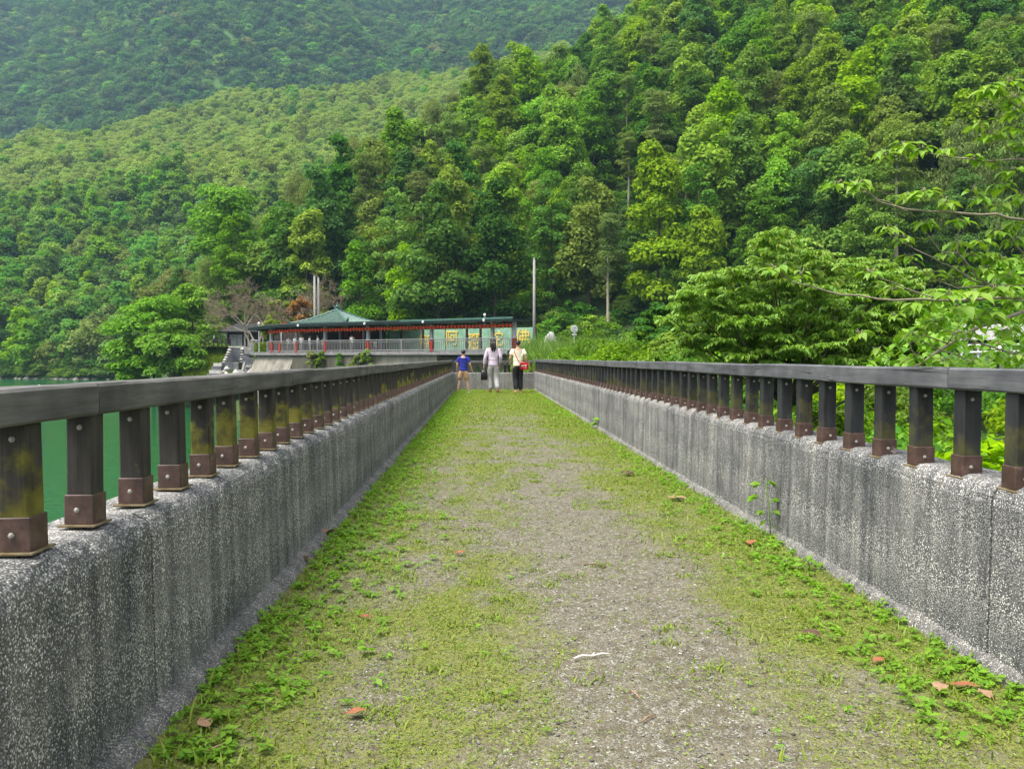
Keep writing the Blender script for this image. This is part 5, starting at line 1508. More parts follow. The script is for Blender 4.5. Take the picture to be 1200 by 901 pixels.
# ---- the sumac tree right of the bridge: tiers of pinnate leaves with drooping leaflets
def sumac():
    rr = np.random.default_rng(44)
    Zc = 15.5
    cpt = pix(925, 400, Zc)
    rt = empty('sumac_tree', (cpt.x, Zc, -2.3), 'spreading sumac-like tree with tiers of drooping leaflets right of the bridge', 'tree')
    out = [(775, 366), (798, 340), (828, 318), (862, 312), (884, 292), (897, 272), (922, 270), (948, 284), (972, 294), (1006, 302), (1040, 308), (1072, 316), (1100, 332), (1100, 380), (1090, 424), (980, 436), (850, 432), (808, 416), (790, 390)]
    def inside(x_, y_):
        c = False
        for (x1, y1), (x2, y2) in zip(out, out[1:] + out[:1]):
            if (y1 > y_) != (y2 > y_) and x_ < (x2 - x1) * (y_ - y1) / (y2 - y1) + x1: c = not c
        return c
    cl = []
    while len(cl) < 500:
        x_, y_ = rr.uniform(770, 1105), rr.uniform(262, 450)
        if not inside(x_, y_): continue
        Zd = Zc + rr.uniform(-1.5, 1.9) * (1 - .25 * abs(x_ - 925) / 160)
        cl.append((np.array(pix(x_, y_, Zd)) - np.array(rt.location), y_))
    Pn, Nn, Ax, tip = [], [], [], []
    for c, y_ in cl:
        nr = rr.integers(8, 12); a0 = rr.uniform(0, 6.28)
        for k in range(nr):
            a_ = a0 + k * 2 * PI / nr + rr.normal() * .2
            d = np.array([math.cos(a_), math.sin(a_), 0.0]); ln = rr.uniform(.18, .36); lift_ = rr.uniform(.0, .7)
            side = np.array([-d[1], d[0], 0])
            for q in range(1, 10):
                t = q / 9.5
                ctr = c + d * ln * t + np.array([0, 0, lift_ * ln * t - .42 * ln * t * t])
                for s_ in (-1, 1):
                    L_ = .105
                    dr = unit(d * .35 + side * s_ * .75 + np.array([0, 0, -.5 - .3 * t]) + rr.normal(size=3) * .25)
                    Pn.append(ctr + dr * L_ * .5); Ax.append(dr); Nn.append(unit(np.array([0, 0, 1.0]) + side * s_ * .6 + rr.normal(size=3) * .2)); tip.append(t > .6 and rr.random() < (.30 if y_ < 340 else .06))
    Pn, Nn, Ax, tip = np.array(Pn), np.array(Nn), np.array(Ax), np.array(tip)
    Nn = unit(Nn - Ax * (Nn * Ax).sum(-1, keepdims=True))
    V, Qd = leaf_quads(Pn, Nn,   .108 * rr.uniform(.75, 1.3, len(Pn)), .042 * rr.uniform(.85, 1.2, len(Pn)), rr, Ax, .12)
    me_ = fast_mesh('crown', V, Qd, [M['lf_sumac'], M['lf_tip']]); me_.polygons.foreach_set('material_index', tip.astype(np.int32))
    link('crown', me_, rt)
    m_ = MB(); m_.tube([(0, 0, -.6), (.05, 0, .9), (-.05, .05, 1.9), (.05, 0, 2.7)], [.10, .085, .065, .045], 8)
    for k in rr.choice(len(cl), 46, replace=False):
        e = Vector(cl[k][0]) - Vector((0, 0, .03)); s_ = Vector((0, 0, max(.5, min(2.4, e.z - .5 * math.hypot(e.x, e.y)))))
        m_.tube([s_, s_.lerp(e, .55) + Vector((0, 0, -.06)), e], [.034, .02, .008], 5)
    m_.build('trunk', M['bark'], rt, True)
sumac()

# ---- the large-leaved sapling whose branches reach in from the right
def sapling():
    rr = random.Random(12)
    bp = pix(1290, 640, 6.6)
    rt = empty('broadleaf_sapling', (bp.x, bp.y, -2.4), 'large-leaved light green sapling whose branches reach in from the right', 'tree')
    off = Vector(rt.location)
    def P(x_, y_, z_): return pix(x_, y_, z_) - off
    br = MB()
    def branch(pts, r0, r1):
        vs = [P(*p) for p in pts]; fine = []
        for i_ in range(len(vs) - 1):
            for t in (0, .34, .67):
                p = vs[i_].lerp(vs[i_ + 1], t); fine.append(p + Vector((rr.gauss(0, .006), rr.gauss(0, .006), rr.gauss(0, .006))))
        fine.append(vs[-1]); n_ = len(fine)
        br.tube(fine, [(r0 + (r1 - r0) * i_ / (n_ - 1)) * .72 for i_ in range(n_)], 6)
    branch([(1300, 700, 6.6), (1290, 480, 6.6), (1262, 372, 6.6), (1240, 262, 6.5), (1226, 190, 6.5), (1216, 90, 6.4)], .055, .02)
    branch([(1262, 372, 6.6), (1200, 364, 6.5), (1152, 382, 6.4), (1110, 404, 6.3), (1068, 432, 6.2)], .03, .014)
    branch([(1240, 262, 6.5), (1200, 258, 6.3), (1150, 252, 6.2), (1090, 248, 6.1), (1050, 243, 6.0), (1026, 234, 6.0), (1006, 219, 5.9)], .018, .005)
    branch([(1066, 248, 6.0), (1040, 238, 6.0), (1008, 222, 5.95)], .006, .004)
    branch([(1226, 190, 6.5), (1200, 187, 6.4), (1150, 190, 6.3), (1100, 182, 6.2), (1062, 176, 6.2)], .014, .005)
    branch([(1226, 190, 6.5), (1192, 186, 6.4), (1176, 166, 6.35), (1150, 146, 6.3)], .012, .004)
    branch([(1216, 90, 6.4), (1196, 126, 6.3), (1174, 112, 6.3), (1160, 104, 6.25)], .011, .005)
    branch([(1262, 372, 6.6), (1180, 348, 6.4), (1145, 326, 6.3), (1123, 298, 6.2), (1102, 293, 6.2), (1085, 272, 6.15)], .017, .005)
    branch([(1123, 298, 6.2), (1121, 282, 6.2), (1124, 266, 6.2)], .009, .005)
    branch([(1150, 334, 6.3), (1116, 315, 6.2), (1082, 295, 6.1), (1056, 284, 6.1), (1040, 272, 6.1)], .011, .004)
    branch([(1240, 350, 6.6), (1200, 336, 6.4), (1120, 337, 6.2), (1092, 325, 6.2), (1066, 306, 6.1)], .012, .004)
    branch([(1200, 350, 6.2), (1100, 352, 5.8), (1050, 352, 5.6), (985, 345, 5.5), (935, 332, 5.4), (908, 318, 5.4)], .016, .004)
    branch([(1100, 352, 5.8), (1060, 338, 5.8), (1020, 320, 5.7)], .008, .004)
    branch([(1200, 300, 6.5), (1186, 280, 6.4), (1168, 262, 6.4), (1150, 236, 6.4)], .010, .004)
    branch([(1110, 404, 6.3), (1085, 392, 6.2), (1066, 402, 6.1), (1075, 424, 6.1)], .008, .004)
    branch([(1110, 404, 6.3), (1122, 384, 6.2), (1128, 366, 6.2)], .008, .003)
    branch([(1230, 420, 6.4), (1180, 412, 6.2), (1130, 396, 6.1), (1096, 382, 6.0)], .012, .004)
    branch([(1140, 424, 6.1), (1105, 410, 6.1), (1070, 396, 6.1)], .008, .004)
    # one leaf: heart-shaped base, drip tip, raised halves, drooping end
    def leaf_mesh(seed):
        q = random.Random(seed); rows = []; n_ = 7
        wid = [.10, .30, .36, .31, .21, .10, .0]
        for i_ in range(n_):
            t = i_ / (n_ - 1); x_ = t; zc = -.34 * t ** 2.2 + .02 * q.uniform(-1, 1); w_ = wid[i_] * q.uniform(.92, 1.08)
            back = -.08 if i_ == 0 else 0
            rows.append([(x_ + (back if i_ else -.06), -w_, zc + .10 * w_ / .36 - .03 * math.sin(t * 5)), (x_, 0, zc), (x_ + (back if i_ else -.06), w_, zc + .10 * w_ / .36 + .03 * math.sin(t * 4))])
        vs = [p for r_ in rows for p in r_]; fs = []
        for i_ in range(n_ - 1):
            for j in (0, 1): a_ = i_ * 3 + j; fs.append((a_, a_ + 3, a_ + 4, a_ + 1))
        m_ = MB().add(vs, fs); m_.tube([(-.45, 0, .06), (-.2, 0, .05), (0, 0, 0)], [.012, .011, .009], 4)
        return m_.mesh('leaf', M['lf_sap'], True)
    LF = [leaf_mesh(k) for k in range(5)]
    cl = [(1188, 132, 6.4, 7, .95), (1196, 170, 6.4, 7, .9), (1176, 218, 6.4, 7, .9), (1198, 232, 6.5, 7, .9), (1120, 288, 6.3, 6, .8), (1138, 300, 6.3, 6, .85), (1172, 304, 6.3, 7, .9), (1190, 262, 6.4, 6, .9), (1108, 300, 6.2, 5, .8), (1178, 340, 6.2, 7, .95), (1092, 345, 6.0, 6, .9), (1072, 360, 6.0, 6, .85), (1142, 375, 6.1, 6, .9), (1172, 372, 6.2, 6, .9), (1160, 104, 6.25, 9, 1.0), (1190, 116, 6.3, 6, .9), (1182, 98, 6.3, 4, .9), (1148, 146, 6.3, 5, .8), (1160, 160, 6.3, 6, .9), (1185, 200, 6.3, 5, .8), (1190, 150, 6.5, 4, .8), (1060, 172, 6.2, 9, .95), (1036, 182, 6.2, 4, .85), (1082, 176, 6.2, 5, .85),
          (1106, 178, 6.2, 4, .7), (1143, 186, 6.3, 6, .8), (1166, 192, 6.35, 4, .7), (1004, 217, 5.9, 8, .9), (980, 216, 5.95, 3, .85), (1066, 230, 6.1, 6, .8), (1085, 226, 6.1, 6, .95), (1110, 238, 6.1, 5, .85), (1148, 234, 6.4, 5, .75), (1140, 224, 6.4, 3, .7), (1170, 243, 6.4, 5, .8),
          (1040, 270, 6.1, 6, .75), (1060, 281, 6.1, 4, .8), (1085, 262, 6.15, 7, .8), (1125, 260, 6.2, 6, .85), (1170, 272, 6.4, 6, .9), (1188, 283, 6.5, 6, .85), (1150, 284, 6.3, 5, .85), (1160, 300, 6.3, 5, .8), (1195, 305, 6.4, 5, .8),
          (1066, 303, 6.1, 5, .75), (1092, 322, 6.2, 5, .8), (1124, 316, 6.3, 5, .75), (1152, 318, 6.3, 6, .8), (1182, 325, 6.4, 6, .8), (910, 316, 5.4, 6, .9), (940, 322, 5.4, 3, .8), (1020, 320, 5.7, 4, .7), (1110, 346, 5.8, 5, 1.25), (1140, 345, 6, 5, 1.15), (1165, 340, 6.1, 5, 1.0), (1122, 362, 5.9, 5, 1.2), (1160, 364, 6.1, 5, .9), (1190, 356, 6.2, 5, .9),
          (1096, 378, 6.0, 5, .8), (1070, 393, 6.1, 5, .8), (1050, 372, 6.0, 5, .75), (1130, 392, 6.1, 5, .8), (1180, 388, 6.3, 4, .8), (1075, 420, 6.1, 4, .75), (1105, 424, 6.0, 4, .85), (1140, 426, 6.0, 3, .7), (1192, 420, 6.1, 4, .7), (1030, 412, 6.2, 4, .7), (1010, 392, 6.2, 4, .7), (1045, 340, 6.1, 4, .7)]
    cnt = 0; LFV = [(np.array([v_.co[:] for v_ in m_.vertices]), [tuple(p_.vertices) for p_ in m_.polygons]) for m_ in LF]; mass = MB()
    for (x_, y_, z_, n_, s_) in cl:
        c = P(x_, y_, z_); a0 = rr.uniform(0, 6.28); nn_ = int(n_ * 2.5)
        for k in range(nn_):
            a_ = a0 + k * 2.4 + rr.uniform(-.3, .3)
            L_ = .118 * s_ * rr.uniform(.55, 1.1); vi = rr.randrange(5)
            eu = Euler((rr.uniform(-.4, .4), rr.uniform(.0, .6), a_), 'XYZ'); sc_ = (L_, L_ * rr.uniform(.75, .95), L_)
            lo = c + Vector((math.cos(a_), math.sin(a_), 0)) * L_ * rr.uniform(.3, .55) + Vector((rr.gauss(0, .012), rr.gauss(0, .012), rr.uniform(-.02, .03)))
            if k < n_ and cnt < 296:
                o = link('leaf', LF[vi], rt); o.rotation_euler = eu; o.scale = sc_; o.location = lo; cnt += 1
            else:
                mt = Matrix.LocRotScale(lo, eu, Vector(sc_)); mass.add([mt @ Vector(v_) for v_ in LFV[vi][0]], LFV[vi][1])
        for k in range(5):
            br.tube([c, c + Vector((rr.gauss(0, .025), rr.gauss(0, .025), rr.uniform(.005, .05)))], [.002, .0035], 4)
    # the many small leaves deeper in
    g_ = np.random.default_rng(8); n_ = 1000
    xs_ = g_.uniform(1010, 1235, n_ * 3); ys_ = g_.uniform(300, 452, n_ * 3)
    ok = (ys_ > 452 - (xs_ - 985) * .85) & (g_.random(n_ * 3) < .55)
    Pp = np.array([tuple(pix(a_, b_, c_) - off) for a_, b_, c_ in zip(xs_[ok], ys_[ok], g_.uniform(6.8, 8.8, ok.sum()))])[:n_]
    ang = g_.uniform(0, 6.28, len(Pp)); ax = np.stack([np.cos(ang), np.sin(ang), -.45 + .3 * g_.normal(size=len(Pp))], -1)
    Nn = unit(np.array([0, 0, 1.0]) + g_.normal(size=(len(Pp), 3)) * .3); ax = unit(ax)
    Nn = unit(Nn - ax * (Nn * ax).sum(-1, keepdims=True))
    V, Qd = leaf_quads(Pp, Nn, g_.uniform(.09, .16, len(Pp)), g_.uniform(.05, .08, len(Pp)), g_, ax, .15)
    kind(link('small_leaves', fast_mesh('small_leaves', V, Qd, [M['lf_sumac']]), rt), 'stuff')
    kind(mass.build('leaf_mass', M['lf_sap'], rt, True), 'stuff')
    br.build('branches', M['twig'], rt, True)
sapling()

# ---- shrubs below the bridge on the right, seen between the posts
def shrub(loc, w_, h_, leaf, label, seed, L=.12, n=3600, ncl=34):
    rt = empty('shrub', loc, label, 'shrub')
    cm, c = crown_mesh('crown', M[leaf], 'round', h_ * .05, h_ * .95, w_, ncl, w_ * .34, n, L, L * .42, seed, flat=.6)
    m_ = MB()
    for k in range(9):
        e = Vector(c[k]); m_.tube([(0, 0, -.3), Vector((e.x * .4, e.y * .4, e.z * .5)), e], [.03, .02, .006], 5)
    m_.build('stems', M['bark'], rt, True); link('crown', cm, rt); return rt
for k, (x_, y_, w_, h_, lf, lab) in enumerate((
        (3.5, 3.4, 1.0, 2.6, 'lf_sumac', 'nearest leafy shrub behind the right railing, at the frame edge'),
        (3.6, 5.6, 1.1, 2.9, 'lf_bright', 'bright green shrub behind the right railing, second from the camera'),
        (3.9, 7.8, 1.2, 2.9, 'lf_sumac', 'green shrub behind the right railing below the branch fork'),
        (4.0, 10.2, 1.3, 2.9, 'lf_round', 'dark green shrub behind the right railing in front of the sumac trunk'),
        (4.2, 13.0, 1.4, 2.8, 'lf_dark', 'dark shrub close to the right railing below the sumac tree'),
        (4.6, 16.5, 1.5, 2.6, 'lf_dark', 'dark low shrub by the right railing beyond the sumac tree'),
        (5.2, 20.0, 1.5, 2.8, 'lf_round', 'green low shrub by the far part of the right railing'),
        (7.4, 9.0, 1.7, 3.2, 'lf_bright', 'wide bright shrub under the sapling branches'),
        (9.6, 11.5, 1.9, 3.0, 'lf_round', 'wide shrub at the far right under the sapling'),
        (12.2, 17.0, 1.8, 2.4, 'lf_bright', 'bright bushy shrub behind the sapling'),
        (15.5, 25.0, 2.0, 1.7, 'lf_round', 'green bush between the sapling and the white guard rail'),
        (11.2, 27.0, 2.3, 3.9, 'lf_dark', 'dark bush behind the sumac tree'))):
    shrub((x_, y_, -2.6 + float(smooth(y_, 14, 34)) * 2.9), w_, h_, lf, lab, 700 + k, L=.13 if y_ < 14 else .18)
upr = []
for k in range(260):
    y_ = sr.uniform(4, 30); x_ = sr.uniform(2.9, 3.4 + y_ * .62); g0 = gz(x_, y_)
    if x_ / y_ > .56 and y_ > 11: continue
    s0 = sr.uniform(.55, 1.0) * (.8 if x_ < 4 else 1.25)
    upr.append((x_, y_, g0, s0, sr.uniform(0, 6), sr.randrange(3)))
nd1, _ = crown_mesh('undergrowth_clump', M['lf_round'], 'dome', -.2, 2.2, 1.5, 30, .6, 2600, .15, .07, 311)
nd2, _ = crown_mesh('undergrowth_clump', M['lf_round'], 'dome', -.2, 1.9, 1.5, 30, .6, 2600, .14, .07, 312)
nd3, _ = crown_mesh('undergrowth_clump', M['lf_bright'], 'dome', -.2, 2.0, 1.5, 30, .6, 2600, .14, .07, 313)
forest_stuff('lakeside_undergrowth', upr, [nd1, nd2, nd3], 'leafy undergrowth on the low ground right of the bridge')
# ---- tall grass bank beyond the end of the bridge
g_ = np.random.default_rng(17)
def blades(name, Pb, Hh, Wb, lean, mats, g_, label=None):
    """curved grass blades of three segments"""
    n_ = len(Pb); a_ = g_.uniform(0, 2 * PI, n_); d = np.stack([np.cos(a_), np.sin(a_), np.zeros(n_)], -1); s_ = np.stack([-d[:, 1], d[:, 0], np.zeros(n_)], -1)
    L_ = lean * Hh; up = np.array([0, 0, 1.0])
    H_ = Hh[:, None]; W_ = Wb[:, None]; Lc = L_[:, None]
    p1 = Pb + up * H_ * .5 + d * Lc * .25; p2 = Pb + up * H_ * .95 + d * Lc * 1.0
    V = np.stack([Pb - s_ * W_ * .5, Pb + s_ * W_ * .5, p1 + s_ * W_ * .45, p1 - s_ * W_ * .45, p2 + s_ * W_ * .05, p2 - s_ * W_ * .05], 1).reshape(-1, 3)
    b_ = np.arange(n_)[:, None] * 6
    Qd = np.concatenate([b_ + np.array([0, 1, 2, 3]), b_ + np.array([3, 2, 4, 5])], 0)
    o = kind(link(name, fast_mesh(name, V, Qd, mats)), 'stuff')
    return o
n_ = 15000
x_ = g_.uniform(.8, 11.5, n_); y_ = g_.uniform(31, 53, n_)
kx = (x_ / y_) * FPX + 566
ok = (kx > 588) & (kx < 790) & (g_.random(n_) < np.where(kx < 735, 1, .55))
x_, y_, kx = x_[ok], y_[ok], kx[ok]
hh = np.where(kx < 735, g_.uniform(.9, 1.75, len(x_)), g_.uniform(.35, .85, len(x_))) * (.75 + .5 * vnoise(x_ * .8, y_ * .8, 3))
blades('tall_grass', np.stack([x_, y_, h_near(x_, y_) - .05], -1), hh, g_.uniform(.03, .07, len(x_)), g_.uniform(.1, .6, len(x_)), [M['lf_reed']], g_)
bp2 = []
for k in range(46):
    y_ = sr.uniform(36, 56); kx_ = sr.uniform(600, 770); x_ = (kx_ - 566) / FPX * y_
    bp2.append((x_, y_, gz(x_, y_), sr.uniform(.35, .62), sr.uniform(0, 6), sr.randrange(3)))
forest_stuff('bank_shrubs', bp2, [nd1, nd2, nd3], 'small leafy shrubs mixed into the tall grass bank')
n_ = 9000
x_ = g_.uniform(2.5, 20, n_); y_ = g_.uniform(30, 62, n_); kx = (x_ / y_) * FPX + 566; ok = (kx > 690) & (kx < 900); x_, y_ = x_[ok], y_[ok]
blades('ground_cover', np.stack([x_, y_, h_near(x_, y_) - .03], -1), g_.uniform(.3, .7, len(x_)), g_.uniform(.05, .13, len(x_)), g_.uniform(.4, 1.1, len(x_)), [M['lf_round']], g_)
n_ = 7000          # on the grassy bank and slopes left of the pavilion
s_ = g_.random(n_); t_ = g_.random(n_)
Pb = np.array([tuple(pix(222 + 60 * a_ - 8 * b_ * (1 - a_), 408 + 40 * b_, 93 - 6 * b_)) for a_, b_ in zip(s_, t_)])
s2 = g_.random(1800); t2 = g_.random(1800)
Pb2 = np.array([tuple(pix(299 + 16 * a_ - 3 * b_ * (1 - a_) - 5 * b_ * a_, 405 + 38 * b_, 88 - 3 * b_)) for a_, b_ in zip(s2, t2)])
Pb = np.concatenate([Pb, Pb2])
blades('bank_grass', Pb, g_.uniform(.25, .6, len(Pb)), g_.uniform(.08, .16, len(Pb)), g_.uniform(.3, .9, len(Pb)), [M['lf_grass']], g_)

# ------------------------------------------------------------------ what grows and lies on the path
def scatter(n_, y0, y1, g_):
    return g_.uniform(-.86, 1.66, n_), y0 + (y1 - y0) * g_.random(n_)
mats3 = [M['lf_grass']]
Ps, Ls = [], []
for (y0, y1, n_, l0, l1) in ((1.9, 4, 62000, .007, .017), (4, 7, 62000, .009, .021), (7, 12, 52000, .014, .028), (12, 26.3, 60000, .024, .048)):
    x_, y_ = scatter(n_, y0, y1, g_)
    c = cover(x_, y_) + (fbm(x_ * 7, y_ * 7, 61) - .5) * 1.3 + (vnoise(x_ * 26, y_ * 26, 63) - .5) * .5
    ok = g_.random(n_) < np.clip((c - .1) * .95, .02, 1)
    x_, y_ = x_[ok], y_[ok]
    Ps.append(np.stack([x_, y_, deck_z(x_, y_) + g_.uniform(.001, .010, len(x_)) * (1 + y_ * .1)], -1)); Ls.append(g_.uniform(l0, l1, len(x_)))
Pc = np.concatenate(Ps); Lc = np.concatenate(Ls)
Nn = unit(np.array([0, 0, 1.0]) + g_.normal(size=(len(Pc), 3)) * .5)
V, Qd = leaf_quads(Pc, Nn, Lc, Lc * .36, g_, None, .15)
kind(link('short_grass', fast_mesh('short_grass', V, Qd, mats3)), 'stuff')
# upright tufts
n_ = 26000; x_, y_ = g_.uniform(-.86, 1.66, n_), 2.0 + 24 * g_.random(n_) ** 1.5
e = np.minimum(x_ + .87, 1.68 - x_)
c = .25 * (cover(x_, y_) > .75) + .9 * np.exp(-e / .13) * (.35 + fbm(x_ * 2, y_ * 1.2, 67)) + .9 * (vnoise(x_ * 4.1, y_ * 4.1, 71) > .83) * (cover(x_, y_) > .3)
ok = g_.random(n_) < c * .75; x_, y_, e = x_[ok], y_[ok], e[ok]
hh = g_.uniform(.012, .04, len(x_)) * (1 + .9 * np.exp(-e / .1)) * (1 + y_ * .015)
blades('grass_tufts', np.stack([x_, y_, deck_z(x_, y_) - .002], -1), hh, g_.uniform(.003, .007, len(x_)) * (1 + y_ * .06), g_.uniform(.3, 1.3, len(x_)), mats3, g_)
ct = np.stack([g_.uniform(-.6, 1.4, 150), 2.0 + 16 * g_.random(150) ** 1.3], -1)
Pt = np.repeat(ct, 46, 0) + g_.normal(size=(150 * 46, 2)) * np.array([.038, .028])
blades('gravel_tufts', np.stack([Pt[:, 0], Pt[:, 1], deck_z(Pt[:, 0], Pt[:, 1]) - .002], -1), g_.uniform(.010, .026, len(Pt)), g_.uniform(.003, .006, len(Pt)) * (1 + Pt[:, 1] * .05), g_.uniform(.4, 1.5, len(Pt)), mats3, g_)
# low broad-leaved weeds along both margins: rosettes of leaves
def rosettes(name, Pr, size, g_, mats, nl=(6, 11)):
    Pp, Na, Aa, La = [], [], [], []
    for p, s_ in zip(Pr, size):
        k = g_.integers(*nl); a0 = g_.uniform(0, 6.28)
        for q in range(k):
            a_ = a0 + q * 2.4; el = g_.uniform(-.1, .7); d = np.array([math.cos(a_) * math.cos(el), math.sin(a_) * math.cos(el), math.sin(el)])
            L_ = s_ * g_.uniform(.6, 1.15); Pp.append(p + d * L_ * .62 + np.array([0, 0, .006 + s_ * .5 * g_.random()])); Aa.append(unit(d + np.array([0, 0, -.25])))
            La.append(L_)
    Pp, Aa, La = np.array(Pp), np.array(Aa), np.array(La)
    Nn = unit(np.array([0, 0, 1.0]) + g_.normal(size=Pp.shape) * .28); Nn = unit(Nn - Aa * (Nn * Aa).sum(-1, keepdims=True))
    V, Qd = leaf_quads(Pp, Nn, La, La * .52, g_, Aa, .16)
    return kind(link(name, fast_mesh(name, V, Qd, mats)), 'stuff')
n_ = 10500; y_ = 2.05 + 24 * g_.random(n_) ** 1.25
off = np.abs(g_.normal(size=n_)) * (.17 + .05 * fbm(y_ * .8, y_ * 0, 5)); left = g_.random(n_) < .58
x_ = np.where(left, -.885 + off * 1.05, 1.675 - off)
c = np.where(left, .95 - .35 * (vnoise(y_ * 1.7, y_ * 0 + 3, 73) > .72), np.clip(fbm(y_ * .9, y_ * 0 + 9, 75) * 2.3 - .75, 0, 1) + .35 * (y_ < 4.0))
ok = (g_.random(n_) < c * .55) & (x_ > -.89) & (x_ < 1.68); x_, y_ = x_[ok], y_[ok]
rosettes('broadleaf_weeds', np.stack([x_, y_, deck_z(x_, y_)], -1), g_.uniform(.010, .034, len(x_)) * (1 + y_ * .02), g_, [M['lf_weed']])
n_ = 260; x_, y_ = g_.uniform(-.8, 1.6, n_), 2.0 + 10 * g_.random(n_) ** 1.3
ok = (cover(x_, y_) > .18); x_, y_ = x_[ok], y_[ok]
rosettes('scattered_weeds', np.stack([x_, y_, deck_z(x_, y_)], -1), g_.uniform(.010, .024, len(x_)), g_, [M['lf_weed']], (5, 9))
# gravel
def stones(name, n_, y0, y1, r0, r1, seed):
    q = np.random.default_rng(seed)
    x_, y_ = q.uniform(-.86, 1.68, n_), y0 + (y1 - y0) * q.random(n_) ** 1.2
    ok = q.random(n_) > cover(x_, y_) * .8; x_, y_ = x_[ok], y_[ok]; n_ = len(x_)
    base = np.array([(1, 0, 0), (0, 1, 0), (-1, 0, 0), (0, -1, 0), (.1, .1, .8), (-.1, 0, -.8)], float)
    tri = np.array([(0, 1, 4), (1, 2, 4), (2, 3, 4), (3, 0, 4), (1, 0, 5), (2, 1, 5), (3, 2, 5), (0, 3, 5)])
    r_ = r0 + (r1 - r0) * q.random(n_) ** 2.5; a_ = q.uniform(0, 6.28, n_)
    B = base[None] * (1 + .35 * q.normal(size=(n_, 6, 1)).clip(-1.2, 1.2)) * np.array([1, .75, .55])
    ca, sa = np.cos(a_)[:, None], np.sin(a_)[:, None]
    Vv = np.stack([B[..., 0] * ca - B[..., 1] * sa, B[..., 0] * sa + B[..., 1] * ca, B[..., 2]], -1) * r_[:, None, None]
    Vv += np.stack([x_, y_, deck_z(x_, y_) + r_ * .25], -1)[:, None]
    T = (tri[None] + np.arange(n_)[:, None, None] * 6).reshape(-1, 3)
    return kind(link(name, fast_mesh(name, Vv.reshape(-1, 3), T, [M['gravel']])), 'stuff')
def gravel_m():
    t = NT('loose_gravel'); g = t.n('NewGeometry')
    t.base(t.ramp(g.outputs['Random Per Island'], [(0, (.07, .068, .062)), (.45, (.17, .16, .14)), (.8, (.27, .26, .235)), (.97, (.42, .41, .38)), (1, (.6, .58, .55))])); t.rough(.9); return t.m
M['gravel'] = gravel_m()
stones('gravel', 9000, 1.9, 5, .0016, .0085, 31); stones('gravel', 6000, 5, 11, .003, .010, 32)
# fallen leaves, sticks: each a thing
def curled_leaf(seed, L, mat):
    q = random.Random(seed); vs = []; fs = []; n_ = 6
    for i_ in range(n_):
        t = i_ / (n_ - 1); w_ = .3 * math.sin(PI * min(1, t * .92 + .06)) * L
        z_ = .10 * L * math.sin(t * PI) * q.uniform(.6, 1.3)
        vs += [(t * L - L / 2, -w_, z_ + .13 * L * q.uniform(.4, 1.4)), (t * L - L / 2, 0, z_ + .01), (t * L - L / 2, w_, z_ + .13 * L * q.uniform(.3, 1.3))]
    for i_ in range(n_ - 1):
        for j in (0, 1): a_ = i_ * 3 + j; fs.append((a_, a_ + 3, a_ + 4, a_ + 1))
    m_ = MB().add(vs, fs); m_.tube([(-L * .7, 0, .004), (-L / 2, 0, .012)], [.0012, .0015], 4)
    return m_.mesh('fallen_leaf', M[mat], True)
for k, (px, py, L, mt_, lab) in enumerate((
        (418, 840, .062, 'dead_leaf', 'orange-brown fallen leaf alone on the left of the path near the camera'), (240, 857, .07, 'tan_leaf', 'tan fallen leaf among the weeds at the bottom left'),
        (1101, 814, .075, 'tan_leaf', 'left one of the brown fallen leaves by the right weeds'), (1129, 811, .085, 'dead_leaf', 'orange fallen leaf in the middle of the three by the right weeds'),
        (1154, 821, .06, 'tan_leaf', 'right one of the three fallen leaves by the right weeds'), (1029, 778, .05, 'dead_leaf', 'small orange fallen leaf left of the thick right weeds'),
        (951, 748, .075, 'dark_leaf', 'brown fallen leaf in the grass right of the white stick'), (880, 640, .09, 'dead_leaf', 'orange fallen leaf beside the tall weed at the right wall'),
        (428, 727, .04, 'dead_leaf', 'tiny orange fallen leaf on the left part of the path'), (357, 662, .08, 'dark_leaf', 'dark brown fallen leaf against the left wall footing'),
        (539, 652, .055, 'dead_leaf', 'reddish fallen leaf halfway along, left of the path centre'), (735, 558, .14, 'dark_leaf', 'dark brown fallen leaf on the right margin far along'),
        (381, 631, .16, 'tan_leaf', 'long pale tan fallen leaf by the left wall'), (793, 588, .15, 'tan_leaf', 'pale dry fallen leaf on the right margin, left of the tall weed'))):
    p = pixg(px, py); o = link('fallen_leaf', curled_leaf(k, L, mt_), None, (p.x, p.y, float(deck_z(np.array(p.x), np.array(p.y))) + .012), k * 1.9 + .3)
    tag(o, lab, 'leaf')
def stick(pts, r_, mat, lab, name='twig'):
    P_ = [pixg(*q) for q in pts]; o0 = P_[0]
    m_ = MB(); m_.tube([p - o0 + Vector((0, 0, .012 + .006 * (i_ % 2))) for i_, p in enumerate(P_)], [r_ * (1 - .4 * i_ / (len(P_) - 1)) for i_ in range(len(P_))], 6)
    mid_ = len(P_) // 2; m_.tube([P_[mid_] - o0 + Vector((0, 0, .014)), P_[mid_] - o0 + Vector((.012, .02, .018))], [r_ * .6, r_ * .3], 4)
    o = m_.build(name, M[mat], None, True); o.location = (o0.x, o0.y, float(deck_z(np.array(o0.x), np.array(o0.y)))); tag(o, lab, 'twig')
stick([(673, 774), (682, 772.5), (694, 771), (706, 770), (716, 769)], .0042, 'stick', 'bleached white stick lying across the middle of the path')
stick([(739, 815), (744, 820), (751, 825)], .003, 'tan_leaf', 'short brown twig right of centre near the camera')
stick([(752, 848), (760, 844), (768, 840)], .003, 'tan_leaf', 'tan twig right of the bare strip at the bottom of the path')
stick([(684, 664), (697, 664.5), (711, 667)], .0035, 'dark_leaf', 'thin dark twig lying across the bare gravel halfway along')
stick([(236, 892), (252, 886), (268, 876)], .0045, 'tan_leaf', 'crooked brown twig in the grass at the bottom left')
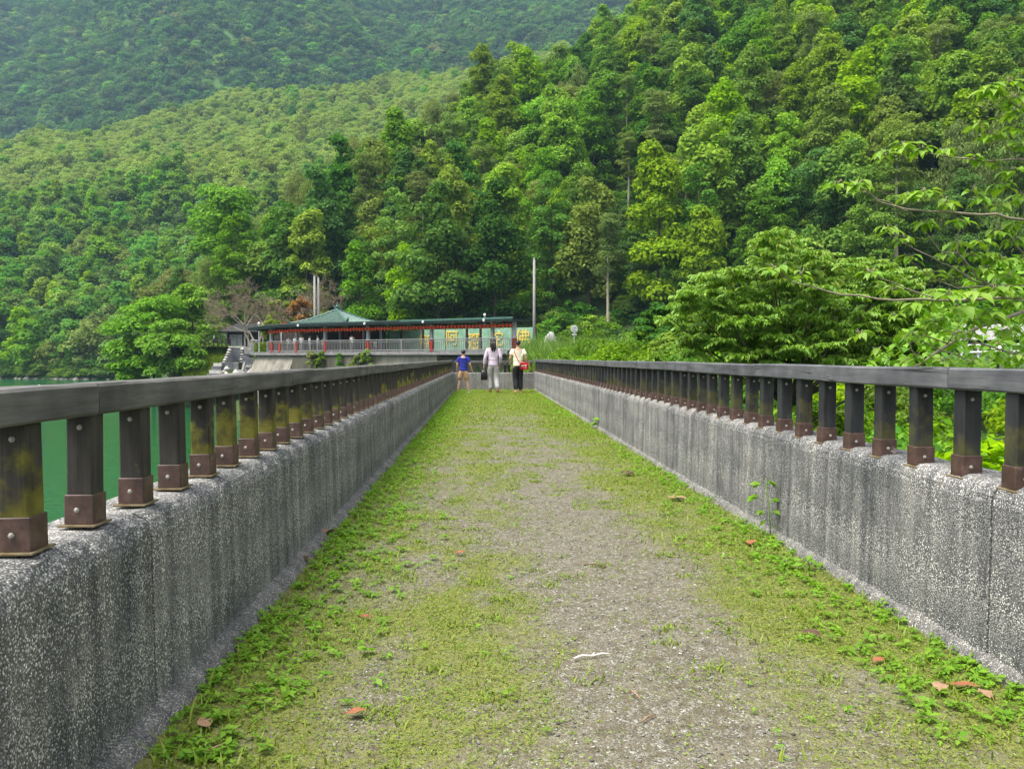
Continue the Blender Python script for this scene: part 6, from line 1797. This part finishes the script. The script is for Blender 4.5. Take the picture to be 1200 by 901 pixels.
# the tall weed by the right wall and other single plants
def tall_weed(bp, tp, leaves, label, Ls=.07):
    b_ = pixg(*bp); Zw = b_.y
    rt = empty('tall_weed', b_, label, 'weed')
    t_ = pix(tp[0], tp[1], Zw) - b_
    MB().tube([(0, 0, 0), t_ * .5 + Vector((.008, 0, 0)), t_], [.004, .003, .002], 5).build('stem', M['lf_weed'], rt, True)
    for (px, py, s_) in leaves:
        c = pix(px, py, Zw) - b_; st_ = Vector((t_.x * c.z / max(.01, t_.z), t_.y, max(.01, c.z - .02)))
        d = c - st_; q = np.random.default_rng(int(px * 7 + py))
        P_, A_, N_ = [], [], []
        for k in range(3):
            a_ = unit(np.array([d.x if abs(d.x) > .004 else .01, q.normal() * .03, -.006]) + q.normal(size=3) * .015); P_.append(np.array(c) + a_ * .012 + q.normal(size=3) * .007); A_.append(a_); N_.append(unit(np.array([0, -.5, 1.0]) + q.normal(size=3) * .25))
        P_, A_, N_ = np.array(P_), np.array(A_), np.array(N_); N_ = unit(N_ - A_ * (N_ * A_).sum(-1, keepdims=True))
        V, Qd = leaf_quads(P_, N_, Ls * s_, Ls * s_ * .5, q, A_)
        link('leaf', fast_mesh('leaf', V, Qd, [M['lf_weed']]), rt)
        MB().tube([st_, Vector(c)], .0016, 4).build('leaf_stalk', M['lf_weed'], rt)
    return rt
tall_weed((903, 634), (897, 560), [(904, 566, 1.25), (888, 567, .95), (884, 583, 1.1), (906, 586, 1.0), (892, 600, .75), (909, 599, .9), (896, 613, .8), (917, 615, 1.0), (913, 628, 1.1), (903, 630, 1.0)], 'tall thin weed with paired leaves standing against the right wall')
tall_weed((949, 672), (944, 652), [(940, 660, .9), (950, 655, .9), (957, 664, 1.0), (938, 667, 1.0), (963, 670, .9)], 'small bushy weed at the right wall nearer than the tall one', .06)
tall_weed((706, 504), (705, 488), [(700, 492, 1.4), (709, 490, 1.4), (714, 495, 1.4), (697, 497, 1.3), (706, 498, 1.3)], 'little fern-like plant growing out from the right wall far along', .09)

# ------------------------------------------------------------------ the air
def haze():
    zt = 700.0
    b = MB(); b.box(-960, 960, -330, 1190, -9.5, zt)
    mt = bpy.data.materials.new('haze_air'); mt.use_nodes = True
    t = mt.node_tree; t.nodes.remove(t.nodes['Principled BSDF'])
    pv = t.nodes.new('ShaderNodeVolumePrincipled')
    pv.inputs['Color'].default_value = (.5, .78, 1.0, 1); pv.inputs['Density'].default_value = .00017; pv.inputs['Anisotropy'].default_value = 0.0
    t.links.new(pv.outputs[0], t.nodes['Material Output'].inputs['Volume'])
    o = b.build('haze', mt); kind(o, 'stuff')
haze()
